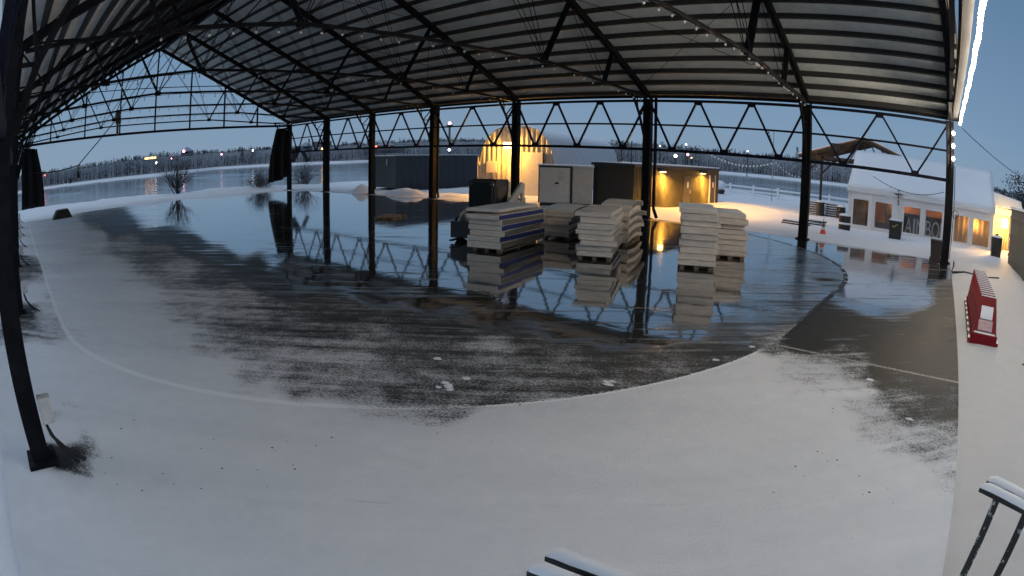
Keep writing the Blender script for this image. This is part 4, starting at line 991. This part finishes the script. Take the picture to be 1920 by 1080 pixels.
# banner inside the windows, its letters as seen between the posts
t = thing('letter_banner', (-.9,TY+.35,.2), 'dark banner with big white letters hung behind the middle tent windows', 'banner')
MB().box((-2.5,TY+.36,.15),(.75,TY+.38,1.45)).build('cloth', M['banner'], t)
def letter(ch, x, w_, z, h_):
    cu_ = bpy.data.curves.new('letter','FONT'); cu_.body = ch; cu_.size = 1; cu_.extrude = .01; cu_.align_x = 'LEFT'
    o = bpy.data.objects.new('letter', cu_); C.objects.link(o); bpy.context.view_layer.update()
    d = o.dimensions.copy(); bb = [V(c) for c in o.bound_box]; mnx = min(c.x for c in bb); mny = min(c.y for c in bb)
    sx_, sz_ = w_/max(d.x,.01), h_/max(d.y,.01)
    dg = bpy.context.evaluated_depsgraph_get(); me = bpy.data.meshes.new_from_object(o.evaluated_get(dg)); bpy.data.objects.remove(o)
    me.materials.clear(); me.materials.append(M['letter'])
    o = bpy.data.objects.new('letter', me); C.objects.link(o); o.rotation_euler = (R(90),0,0); o.scale = (sx_,sz_,1); o.location = (x-mnx*sx_, TY+.345, z-mny*sz_)
    o.parent = t; o.matrix_parent_inverse = world_of(t).inverted()
letter('A',-2.27,.50,.20,1.02); letter('I',-1.68,.13,.20,1.0); letter('N',-1.44,.52,.20,1.0); letter('B',-.80,.42,.20,1.0); letter('O',-.33,.54,.20,1.02); letter('I',.26,.12,.20,1.0)
# annex with the blinding lamp
t = thing('tent_annex', (5.05,39.6,0), 'low white tent annex with its open front glaring yellow', 'annex')
MB().box((4.22,42.6,0),(6.9,42.66,2.75)).build('wall', M['tent'], t); MB().box((4.22,39.0,2.38),(6.5,39.05,2.80)).box((4.22,39.0,0),(4.36,39.06,2.381)).build('wall', M['tent'], t)
MB().prism([(4.2,2.82),(6.6,2.88),(6.45,3.45),(4.2,3.70)], (0,38.9,0), (1,0,0), (0,0,1), (0,4.0,0)).build('roof', M['snow'], t, bevel=.05)
curtain(4.4,5.9,TY+2.4,0,2.6,t,7,.08)
MB().box((6.05,38.95,0),(6.15,39.1,2.8)).box((6.0,39.05,1.9),(6.5,39.12,2.2)).build('post', M['orangewood'], t)
MB().lathe((5.25,39.35,1.62), [(.05,0),(.22,.05),(.26,.35),(.16,.6)], 12).build('lamp', M['e_orange'], t)
lamp('annex_lamp', (5.1,38.85,1.75), 700, (1,.58,.16), .15, None)
lamp('annex_lamp', (5.0,40.2,2.2), 500, (1,.62,.18), .15, None)
mb = MB()
r = random.Random(4)
for k in range(26):
    a = V((4.9+r.uniform(-.25,.7),38.9+r.uniform(-.3,.4),0)); mb.tube(a, a+V((r.uniform(-.2,.2),r.uniform(-.1,.1),r.uniform(.4,1.0))), .02, 4, .006)
tag(mb.build('dry_plant', [M['brushtwig']]), 'clump of dry stems standing in front of the glaring annex', 'plant')

# ------------------------------------------------------------------ timber pergola behind the tent
t = thing('timber_shelter', (-6.4,49.5,0), 'open timber shelter with a gabled cedar roof on posts behind the tent', 'shelter')
PXL, PXM, PXR, PYF, PYB = -11.95, -6.4, -.9, 46.5, 53
for s_,xa in ((-1,PXL),(1,PXR)):
    d = V((PXM-xa,0,6.22-4.42)); n_ = V((-d.z,0,d.x)).normalized(); n_ = n_ if n_.z > 0 else -n_
    P0 = V((xa,PYF,4.42)); P1 = V((PXM,PYF,6.22))
    def quad(o0, o1): return [P0+n_*o0, P1+n_*o0, P1+n_*o0+V((0,PYB-PYF,0)), P0+n_*o0+V((0,PYB-PYF,0)), P0+n_*o1, P1+n_*o1, P1+n_*o1+V((0,PYB-PYF,0)), P0+n_*o1+V((0,PYB-PYF,0))]
    MB().add(quad(0,.08), [(0,3,2,1),(4,5,6,7),(0,1,5,4),(1,2,6,5),(2,3,7,6),(3,0,4,7)]).build('roof_boards', M['orangewood'], t)
    MB().add(quad(.082,.18), [(0,3,2,1),(4,5,6,7),(0,1,5,4),(1,2,6,5),(2,3,7,6),(3,0,4,7)]).build('roof_snow', M['snowcap'], t)
    for k in range(5):
        y_ = PYF+.15+k*(PYB-PYF-.3)/4; MB().bar(P0+V((0,y_-PYF,-.12)), P1+V((0,y_-PYF,-.12)), .12,.2).build('rafter', M['darkwood'], t)
for x_ in (-11.25,-1.6):
    for y_ in (46.9,52.6):
        MB().box((x_-.1,y_-.1,0),(x_+.1,y_+.1,4.5)).build('post', M['offwhite'] if (x_ < -5 and y_ < 50) else M['darkwood'], t)  # front left post coloured pale to show the orange light falling on it
    for y_ in (46.9,52.6):
        s_ = 1 if x_ < -5 else -1; MB().bar((x_,y_,3.2),(x_+s_*1.6,y_,4.75),.12,.14,(0,1,0)).build('brace', M['darkwood'], t)
for y_ in (46.9,52.6): MB().bar((-11.25,y_,4.45),(-1.6,y_,4.45),.14,.22).build('tie_beam', M['darkwood'], t)
for k in range(5): MB().bar((PXM-2.4+k*1.2,46.8,4.55),(PXM-.9+k*.45,46.8,5.9),.10,.10,(0,1,0)).build('web_member', M['darkwood'], t)
MB().box((-9.2,46.35,5.05),(-8.4,46.5,5.60)).build('speaker_box', M['black'], t)

# ------------------------------------------------------------------ bins, cone, stacked tables
def barrel(name, x, y, r, h, m, label, cat, lid=False, band=False):
    t = thing(name, (x,y,0), label, cat)
    MB().lathe((x,y,.0), [(r*.9,0),(r,.05),(r*1.02,h*.34),(r*.97,h*.36),(r*1.02,h*.38),(r*1.02,h*.66),(r*.97,h*.68),(r*1.02,h*.70),(r,h)], 18).build('drum', m, t, smooth=False)
    if band: MB().lathe((x,y,h*.52), [(r*1.035,0),(r*1.045,.05),(r*1.035,.11)], 18).build('snow_band', M['snowcap'], t)
    MB().lathe((x,y,h), [(r*1.05,0),(r*1.05,.05),(r*.7,.11),(r*.1,.13)], 16).build('lid_snow', M['snowcap'], t)
barrel('litter_bin', -5.75,34.3,.36,.98,M['black'],'black drum litter bin with a snow band standing left of the tent windows','bin',band=True)
t = thing('litter_bin', (-2.62,34.9,0), 'square black litter bin with a yellow tick in front of the tent', 'bin')
MB().prism([(-.36,0),(.36,0),(.40,1.08),(-.40,1.08)], (-2.62,34.55,.02), (1,0,0), (0,0,1), (0,.7,0)).build('bin_body', M['black'], t, bevel=.02)
MB().box((-3.03,34.52,1.10),(-2.21,35.28,1.17)).build('lid_snow', M['snowcap'], t, bevel=.03)
MB().prism([(-.18,.80),(-.14,.74),(.02,.78),(.20,.92),(.18,.94),(.0,.83),(-.12,.80)], (-2.66,34.535,.0), (1,0,0), (0,0,1), (0,.012,0)).build('tick_mark', M['yellowmark'], t)
t = thing('wheeled_bin', (.12,27.55,0), 'dark brown wheeled bin beside the right corner column', 'bin')
MB().prism([(-.24,.04),(.24,.04),(.31,.92),(-.31,.92)], (.08,27.1,.0), (1,0,0), (0,0,1), (0,.55,0)).build('bin_body', M['brown'], t, bevel=.02)
MB().prism([(-.33,.92),(.33,.92),(.31,1.0),(-.31,1.0)], (.08,27.05,.0), (1,0,0), (0,0,1), (0,.66,0)).build('lid', M['brown'], t, bevel=.02)
for s_ in (-1,1): MB().tube((.08+s_*.26,27.66,.10),(.08+s_*.31,27.66,.10),.10,12).build('wheel', M['rubber'], t)
t = thing('litter_bin', (4.3,36.0,0), 'tall square black bin with a snow cap in front of the glaring annex', 'bin')
MB().prism([(-.34,0),(.34,0),(.38,1.12),(-.38,1.12)], (4.3,35.7,.02), (1,0,0), (0,0,1), (0,.7,0)).build('bin_body', M['black'], t, bevel=.02)
MB().lathe((4.3,36.05,1.14), [(.42,0),(.42,.05),(.25,.10),(.05,.12)], 12).build('lid_snow', M['snowcap'], t)
MB().tube((4.3,36.05,1.24),(4.3,36.05,1.34),.12,8).build('ash_tray', M['black'], t)
t = thing('litter_bin', (5.75,36.9,0), 'dark bin at the right edge of the glaring annex opening', 'bin')
MB().prism([(-.28,0),(.28,0),(.32,1.05),(-.32,1.05)], (5.72,36.6,.02), (1,0,0), (0,0,1), (0,.6,0)).build('bin_body', M['brown'], t, bevel=.02)
MB().box((5.4,36.55,1.07),(6.05,37.2,1.12)).build('lid_snow', M['snowcap'], t, bevel=.02)
t = thing('traffic_cone', (-6.15,29.95,0), 'orange traffic cone with a white collar standing at the far right rink edge', 'cone')
MB().box((-6.45,29.65,.01),(-5.85,30.25,.06)).build('foot', M['black'], t, bevel=.02)
MB().lathe((-6.15,29.95,.06), [(.20,0),(.12,.36)], 16).build('cone_body', M['conered'], t)
MB().lathe((-6.15,29.95,.42), [(.12,0),(.085,.13)], 16).build('collar', M['white'], t)
MB().lathe((-6.15,29.95,.55), [(.085,0),(.05,.14),(.02,.16),(.015,.42)], 12).build('tip', M['greywood'], t)
def table_stack(cx, cy, z0, ang, n_, ln, wd, label, m, gap=.16, th=.06, base=None, group='stacked picnic tables'):
    t = thing('stacked_table', (cx,cy,z0), label, 'table', group); Mx = Matrix.Translation((cx,cy,z0)) @ Matrix.Rotation(ang,4,'Z')
    r = random.Random(int(cx*100))
    for k in range(n_):
        z = .12+k*gap; ox = r.uniform(-.12,.12)
        MB().box((-ln/2+ox,-wd/2,z),(ln/2+ox,wd/2,z+th),Mx).build('table_top', m, t, bevel=.01)
        MB().box((-ln/2+ox+.02,-wd/2-.01,z+th),(ln/2+ox-.02,wd/2+.01,z+th+.05),Mx).build('snow_cover', M['snowcap'], t, bevel=.015)
    for s_ in (-1,1): MB().box((s_*ln*.32-.06,-wd/2+.05,0),(s_*ln*.32+.06,wd/2-.05,.12+(n_-1)*gap),Mx).build('leg_frame', m, t)
table_stack(-10.0,44.3,.12,.15,6,1.5,.9,'snow capped stack of dark picnic table tops behind the right-hand column',M['darkwood'])
table_stack(-8.35,44.3,.12,.05,6,1.5,.9,'snow capped stack of dark picnic table tops left of the drum bin',M['darkwood'])
barrel('storage_drum', -9.25,43.5,.30,1.15,M['black'],'narrow black drum between the two stacks of table tops','drum')
barrel('storage_drum', -7.65,43.6,.34,1.0,M['black'],'wide black drum at the right end of the stacked table tops','drum')
table_stack(-8.0,35.6,.02,.10,2,1.5,.6,'low pair of dark bench planks in the snow behind the traffic cone',M['black'],.18,.08,group='bench planks in the snow')
table_stack(-8.75,34.3,.0,-.12,2,1.7,.55,'lowest dark bench planks in the snow left of the traffic cone',M['black'],.12,.07,group='bench planks in the snow')

# white river fence and stump
t = thing('rail_fence', (-20,62.5,0), 'white snowy two rail fence along the river bank right of the black cabin', 'fence')
F_ = [(-27,63.2),(-24,63.1),(-21,62.4),(-18,61.8),(-15,61.2),(-12,60.6),(-9,60.2),(-6,60)]
for k,(a,b_) in enumerate(F_):
    MB().box((a-.09,b_-.09,-.2),(a+.09,b_+.09,1.12)).box((a-.13,b_-.13,1.12),(a+.13,b_+.13,1.24)).build('post', M['snowcap'], t)
for z in (.55,.98):
    mb = MB()
    for (a,b_),(c_,d_) in zip(F_,F_[1:]): mb.bar((a,b_,z),(c_,d_,z),.08,.12); mb.bar((a,b_,z+.09),(c_,d_,z+.09),.13,.07)
    mb.build('rail', M['snowcap'], t)
t = thing('snowy_planter', (-24.3,60.6,0), 'round dark planter heaped with snow at the left end of the river fence', 'planter')
MB().lathe((-24.3,60.6,.1), [(.50,0),(.62,.25),(.55,.42)], 12).build('tub', M['darkwood'], t)
MB().ball((-24.3,60.6,.95), .72, 12, 7, .75).build('snow_heap', M['snow'], t, smooth=True)

# shrubs on the bank
def shrub(x, y, h, wd, n_, label, dens=1, seed=1, m='bark'):
    t = thing('bare_shrub', (x,y,-.1), label, 'shrub', 'bare shrubs on the near bank'); r = random.Random(seed); st = MB(); tw = MB()
    def grow(p, d, ln, rad, k):
        d = d.normalized(); q = p+d*ln*.5; d2 = (d+V((r.gauss(0,.22),r.gauss(0,.22),r.gauss(.04,.12)))).normalized(); e_ = q+d2*ln*.5
        mb_ = st if k > 1 else tw
        if k > 1: mb_.tube(p,q,rad,4,rad*.8,False); mb_.tube(q,e_,rad*.8,4,rad*.6,False)
        else:
            s2 = d.cross(V((r.gauss(0,1),r.gauss(0,1),.3))).normalized()*max(.006,rad); mb_.add([p-s2,p+s2,q+s2*.8,q-s2*.8],[(0,1,2,3)]); mb_.add([q-s2*.8,q+s2*.8,e_],[(0,1,2)])
        if k > 0:
            for c_ in range(r.choice((2,3,3))): 
                b0 = p+(e_-p)*r.uniform(.45,1); grow(b0, d2+V((r.gauss(0,.42),r.gauss(0,.42),r.gauss(.05,.25))), ln*r.uniform(.55,.8), rad*.55, k-1)
    for k in range(n_):
        a = r.uniform(0,6.283); sp_ = abs(r.gauss(.35,.25))*wd/h
        grow(V((x+r.uniform(-.15,.15),y+r.uniform(-.15,.15),-.15)), V((math.cos(a)*sp_,math.sin(a)*sp_,1)), h*r.uniform(.36,.5), .026*h/2, 3)
    st.build('stem', M[m], t); tw.build('twigs', M['brushtwig'] if m != 'bark' else M['bark'], t)
shrub(-60.6,18.6,4.2,4.2,18,'bare vase shaped shrub standing on the river bank in the gable opening',2.4,3)
shrub(-56.6,26.6,2.7,6.2,44,'dense low brown shrub left of the far corner column',4,8,'brushtwig')
shrub(-55.6,31.3,3.3,5.2,28,'frosted loose shrub right of the far corner column',3,5,'brushtwig')
shrub(-352,36,5,5,30,'frosted shrub at the water edge below the hanging lamp',1.5,15,'brushtwig')

# dark tapered box on the snow at far left
t = thing('sandwich_board', (-50.4,4.2,0), 'small dark slant sided box standing on the snow at the far left of the rink', 'box')
MB().prism([(-.95,0),(.95,0),(.55,.68),(-.50,.68)], (-49.4,4.25,0), (-.15,.99,0), (0,0,1), (-.9,-.12,0)).build('shell', M['black'], t)
MB().prism([(-.30,.0),(.30,.0),(.02,.42)], (-49.38,4.35,0.01), (-.15,.99,0), (0,0,1), (.02,0,0)).build('front_flap', M['darkwood'], t)
MB().box((-50.2,3.75,.68),(-49.5,4.75,.74)).build('snow_cover', M['snowcap'], t, bevel=.02)

# ------------------------------------------------------------------ unlit strings beyond the pavilion, power line
def sag(a, b_, s, n_=14): a, b_ = V(a), V(b_); return [tuple(a.lerp(b_,i/n_)-V((0,0,s*4*(i/n_)*(1-i/n_)))) for i in range(n_+1)]
t = thing('string_pole', (-12.6,56.5,0), 'thin pole carrying bulb strings between the black cabin and the timber shelter', 'pole')
MB().tube((-17.3,57.2,0),(-17.3,57.2,6.9),.05,6).build('shaft', M['galv'], t)
string_lights('string_lights', sag((-24.5,55,4.9),(-17.3,57.2,3.9),.95), 22, 'unlit bulb string sagging from the black cabin to the thin pole', M['glassbulb'], 'unlit string lights outdoors', .10, .16)
string_lights('string_lights', sag((-17.3,57.2,4.3),(-12.0,56.5,4.3),1.5), 18, 'unlit bulb string in a deep loop left of the timber shelter', M['glassbulb'], 'unlit string lights outdoors', .07, .10)
string_lights('string_lights', sag((-17.9,57.2,6.9),(-16.9,57.3,4.4),.1,4), 8, 'short bulb string running down the thin pole', M['black'], 'unlit string lights outdoors', .08, .10)
string_lights('string_lights', sag((-4.6,38.1,3.4),(.4,38.1,3.1),.55), 2, 'thin dark cable draped across the snowy tent roof', M['black'], None, .03, .05, .02)
t = thing('power_line', (5,39,0), 'dark overhead cable crossing the sky at the right behind the corner column', 'cable')
MB().path(sag((1.3,29.0,6.15),(9.5,42.0,4.75),.55,16), .022, 5).build('cable', M['cable'], t)
t = thing('hanging_lamp', (-2.8,38.0,1.9), 'small dark lantern string hanging in front of the tent wall above the tick marked bin', 'lantern')
MB().tube((-2.8,38.1,2.75),(-2.8,38.1,1.85),.012,4).build('wire', M['cable'], t)
for z in (2.75,2.35,2.12,1.92): MB().ball((-2.8,38.1,z),.055,8,5).build('lantern', M['black'], t); MB().box((-3.06,38.05,2.5),(-2.54,38.14,2.56)).build('bracket', M['white'], t)

# dense dark tree behind the annex
def leafy(x, y, h, wd, label, seed):
    t = thing('dark_tree', (x,y,0), label, 'tree', 'dark trees behind the annex'); r = random.Random(seed)
    st = MB(); st.tube((x,y,0),(x,y,h*.6),.22,7,.1)
    for k in range(7):
        a = r.uniform(0,6.28); st.tube((x,y,h*(.25+.05*k)),(x+math.cos(a)*wd*.4,y+math.sin(a)*wd*.4,h*(.55+.05*k)),.08,5,.02)
    st.build('trunk', M['bark'], t); mb = MB(); cl = [V((r.gauss(0,wd*.28),r.gauss(0,wd*.28),h*r.uniform(.25,.95))) for _ in range(26)]
    for k in range(2600):
        c = V((x,y,0))+r.choice(cl)+V((r.gauss(0,wd*.10),r.gauss(0,wd*.10),r.gauss(0,h*.07))); c.z = max(.3,c.z)
        a, b_ = [V((r.gauss(0,1),r.gauss(0,1),r.gauss(0,1))).normalized()*r.uniform(.10,.26) for _ in range(2)]
        mb.add([c, c+a, c+b_], [(0,1,2)])
    mb.build('crown', M['pine'], t)
leafy(9.6,55,5.8,3.8,'dark dense tree rising at the right picture edge behind the annex',4)
leafy(7.2,60,4.1,3.4,'lower dark tree just left of the tallest one behind the annex',9)
leafy(12.5,56,6.4,4.2,'tallest dark tree at the very edge of the picture behind the annex',12)

# grey board fence at the right
t = thing('board_fence', (4.9,28,0), 'weathered grey board fence with a snowy top running out of the picture at the right', 'fence')
fa, fb = V((5.02,27.2,0)), V((4.95,33.8,0)); fd = (fb-fa); nb = 30; mb = MB(); r = random.Random(2)
for i in range(nb):
    p = fa+fd*(i/nb); q = fa+fd*((i+.9)/nb); mb.bar(p+V((r.uniform(-.012,.012),0,1.45)), q+V((0,0,1.45)), .03, 2.9+r.uniform(-.03,.03))
mb.build('boards', M['greywood'], t)
for z in (.5,1.5,2.5): MB().bar(fa+V((-.05,0,z)), fb+V((-.05,0,z)), .06,.12).build('rail', M['greywood'], t)
MB().bar(fa+V((0,0,2.97)), fb+V((0,0,2.97)), .2,.12).build('snow_cap', M['snowcap'], t)
MB().box((4.92,27.0,0),(5.12,27.2,3.1)).build('post', M['greywood'], t)
MB().box((5.02,27.0,0),(9.5,27.12,2.9)).build('return_boards', M['greywood'], t)

# ------------------------------------------------------------------ nested red plastic skating seats
SA = .055
M['redfrost'] = mat('frosted_red_plastic', (.52,.36,.37), .7, 0, .35, 14, .3)
def seat_proto(i, label):
    y = 13.42+i*.345; x = 1.60+i*.006
    t = thing('red_skate_seat', (x,y,0), label, 'skate seat', 'nested red skating seats')
    Mx = Matrix.Translation((x,y,.02)) @ Matrix.Rotation(-SA,4,'Z')
    hw, hb = .37, .31
    for s_ in (-1,1):
        mb = MB(); P_ = [(0,0),(.36,0),(.50,.60),(.40,.74),(.12,.36),(-.02,.22)]
        mb.prism(P_, Mx @ V((s_*hw-(.02 if s_ > 0 else -.02)-.015,0,0)), Mx.to_3x3() @ V((0,1,0)), V((-s_*.15,0,1)), Mx.to_3x3() @ V((.035,0,0))); mb.build('side_panel', M['red'], t)
        MB().box((s_*(hw+.03)-.03,-.02,0),(s_*(hw+.03)+.03,.34,.10),Mx).build('runner', M['black'] if i % 2 else M['redsnow'], t)
    mb = MB(); Q_ = [(-.33,.14,.20),(.33,.14,.20),(.225,.585,.955),(-.225,.585,.955)]; mb.add([Mx @ V(q) for q in Q_]+[Mx @ (V(q)+V((0,.045,-.02))) for q in Q_], [(0,1,2,3),(7,6,5,4),(4,5,1,0),(5,6,2,1),(6,7,3,2),(7,4,0,3)]); mb.build('back', M['red'], t)
    MB().box((-.215,.583,.948),(.215,.628,.976),Mx).build('snow_ridge', M['snowcap'], t, bevel=.008)
    MB().box((-hw,-.06,.0),(hw,.0,.24),Mx).build('front_lip', M['red'], t, bevel=.012)
    MB().box((-hw+.03,.0,.14),(hw-.03,.30,.19),Mx).build('seat', M['redsnow'], t)
    if i == 0:
        MB().box((-hb,.0,.19),(hb,.24,.245),Mx).build('seat_snow', M['snowcap'], t, bevel=.02)
        mb = MB(); mb.prism([(.31,.49),(.46,.75),(.43,.77),(.28,.51)], Mx @ V((-.17,0,0)), Mx.to_3x3() @ V((0,1,0)), V((0,0,1)), Mx.to_3x3() @ V((.34,0,0))); mb.build('snow_patch', M['snowcap'], t); mb = MB(); mb.prism([(.17,.26),(.30,.475),(.27,.49),(.13,.29)], Mx @ V((-.20,0,0)), Mx.to_3x3() @ V((0,1,0)), V((0,0,1)), Mx.to_3x3() @ V((.40,0,0))); mb.build('frost_patch', M['redfrost'], t)
O_ = ['front','second','third','fourth','fifth','sixth','seventh','eighth','ninth','tenth','eleventh','twelfth','thirteenth','fourteenth','hindmost']
for i in range(15):
    seat_proto(i, 'front red skating seat of the nested row, its seat filled with snow' if i == 0 else ('hindmost red skating seat of the nested row, next to the corner column' if i == 14 else 'red skating seat, %s from the front of the nested row' % O_[i]))

# ------------------------------------------------------------------ snowy steel tables below the camera
def bar_table(p, d, ln, wd, z, label, planks=2):
    p = V(p); d = V(d).normalized(); n_ = V((-d.y,d.x,0)); t = thing('steel_bench', p, label, 'bench', 'snowy steel benches below the camera')
    Mx = Matrix(((d.x,n_.x,0,p.x),(d.y,n_.y,0,p.y),(0,0,1,0),(0,0,0,1)))
    for k in range(planks):
        o = k*(wd+.055)
        MB().box((0,o,z-.035),(ln,o+wd,z),Mx).build('plank', M['benchmetal'], t, bevel=.004)
        mb = MB(); nn_ = 24; mm = 6; r = random.Random(k+int(ln*10))
        for i in range(nn_+1):
            for j in range(mm+1):
                u = j/mm; hgt = .042*(1-(2*u-1)**4)+.008*vnoise(i*.9,j*.8+k*7)
                mb.v.append(Mx @ V((.008+(ln-.016)*i/nn_, o+.004+(wd-.008)*u, z+.001+(hgt if 0 < i < nn_ else hgt*.4))))
        for i in range(nn_):
            for j in range(mm): a = i*(mm+1)+j; mb.f.append((a,a+mm+1,a+mm+2,a+1)); mb.mi.append(0)
        mb.build('snow_cover', M['snow'], t, smooth=True)
    for xx in (.17, .17+.36, ln-.2):
        MB().box((xx,.03,.0),(xx+.075,.045,z-.036),Mx).box((xx,.045,.0),(xx+.012,.10,z-.036),Mx).build('leg', M['legsnow'], t)
M['legsnow'] = mat('snow_flecked_black_leg', (.012,.013,.016), .5, 0, .3, 14, .2)
nt = M['legsnow'].node_tree; b = nt.nodes['Principled BSDF']; src = b.inputs['Base Color'].links[0].from_socket
pn = noise(nt, coords(nt,(1,1,.8)), 13, 3, .6); pm = ramp(nt, pn, [(.57,(0,0,0)),(.60,(1,1,1))]); L(nt, mixcol(nt, pm, src, (.42,.44,.44)), b.inputs['Base Color'])
bar_table((.865,4.385,.98), (.48,-.25,0), 1.5, .11, .98, 'snow topped two plank bench with black steel legs at the lower right corner')
bar_table((-1.65,2.06,.9), (.62,.055,0), 1.3, .12, .90, 'snow covered black bench edge at the bottom of the picture')

# black post foot at the right edge, snow clumps, debris
t = thing('black_post', (2.72,12.35,0), 'slim black post standing in the snow at the right picture edge', 'post')
MB().lathe((2.72,12.35,0), [(.16,0),(.15,.03),(.055,.06),(.05,.9),(.06,.92)], 12).build('shaft', M['black'], t)
r = random.Random(8)
for (x_,y_,s_) in ((-5.66,5.24,.07),(-5.78,5.30,.05),(-5.55,5.17,.045),(-5.7,5.63,.05),(-5.72,5.12,.04),(-4.12,6.78,.06),(-4.15,6.92,.04),(-4.22,6.86,.035),(-4.1,4.46,.035),(.07,8.13,.05),(-.8,9.47,.06),(-3.1,9.9,.05),(-3.35,8.8,.05),(-6.6,5.9,.06)):
    mb = MB(); n_ = 9
    for j in range(5):
        for i in range(n_):
            a = 6.283*i/n_; q = math.sin(math.pi*(.12+.76*j/4)); rr_ = s_*q*(.6+.7*r.random()); mb.v.append((x_+rr_*math.cos(a)*1.3, y_+rr_*math.sin(a), s_*.45*j/4*(.8+.4*r.random())))
    for j in range(4):
        for i in range(n_): mb.f.append((j*n_+i,j*n_+(i+1)%n_,(j+1)*n_+(i+1)%n_,(j+1)*n_+i)); mb.mi.append(0)
    mb.f.append(tuple(range(4*n_,5*n_))); mb.mi.append(0)
    tag(mb.build('slush_lump', M['snow']), 'small lump of slushy snow lying on the wet rink floor', 'snow lump', 'lumps of slush on the floor')
mb = MB()
for k in range(70):
    x_, y_ = r.uniform(-5.6,-3.0), 0
    a = r.uniform(math.pi*1.78, math.pi*2.0) if r.random() < .4 else r.uniform(0, .9)
    cx, cy = RX1-RR, RY0+RR
    if a > 3: px, py = cx+(RR-.05+r.gauss(0,.18))*math.cos(a), cy+(RR-.05+r.gauss(0,.18))*math.sin(a)
    else: px, py = RX1-.1+r.gauss(0,.2), r.uniform(9.5,19)
    s_ = r.uniform(.006,.022); b_ = V((px,py,.004)); mb.add([b_+V((s_*r.uniform(.5,1),0,0)), b_+V((0,s_,0)), b_+V((-s_,0,0)), b_+V((0,-s_*.7,0)), b_+V((0,0,s_*.7))], [(0,1,4),(1,2,4),(2,3,4),(3,0,4),(3,2,1,0)])
for k in range(50):
    q = r.choice(((-5.7,2.3),(-6.2,1.0),(-.6,6.0),(-1.5,8.2))); b_ = V((q[0]+r.gauss(0,.5),q[1]+r.gauss(0,.4),.003)); s_ = r.uniform(.006,.022)
    mb.add([b_+V((s_*r.uniform(.5,1),0,0)), b_+V((0,s_,0)), b_+V((-s_,0,0)), b_+V((0,-s_*.7,0)), b_+V((0,0,s_*.5))], [(0,1,4),(1,2,4),(2,3,4),(3,0,4),(3,2,1,0)])
tag(mb.build('dirt_crumbs', M['darkwood'], base=False), 'dark crumbs of dirt scattered over the snow and the rink edge', 'dirt', kind='stuff')
tag(MB().path([(.95,24.9,.04),(1.6,25.6,.05),(2.6,25.2,.04),(3.4,25.9,.05)], .05, 6).build('black_hose', M['cable'], base=(1,25,0)), 'black hose lying in the snow behind the red skating seats', 'hose')
tag(MB().path([(.95,24.6,.5),(.98,24.9,.3),(.92,25.2,.05)], .03, 6).build('loose_cable', M['cable']), 'loose black cable hanging at the foot of the right corner column', 'cable')
t = thing('cable_coil', (.86,28.0,2.3), 'small coil of black cable hooked on the right corner column', 'cable')
MB().path([(.95+.17*math.cos(k*.45),28.0,2.2+.17*math.sin(k*.45)) for k in range(15)], .018, 6).build('loop', M['cable'], t)
MB().path([(.84,28.0,4.3),(.86,27.98,2.4),(.84,27.98,1.0),(.82,27.98,.2)], .02, 6).build('lead', M['cable'], t)
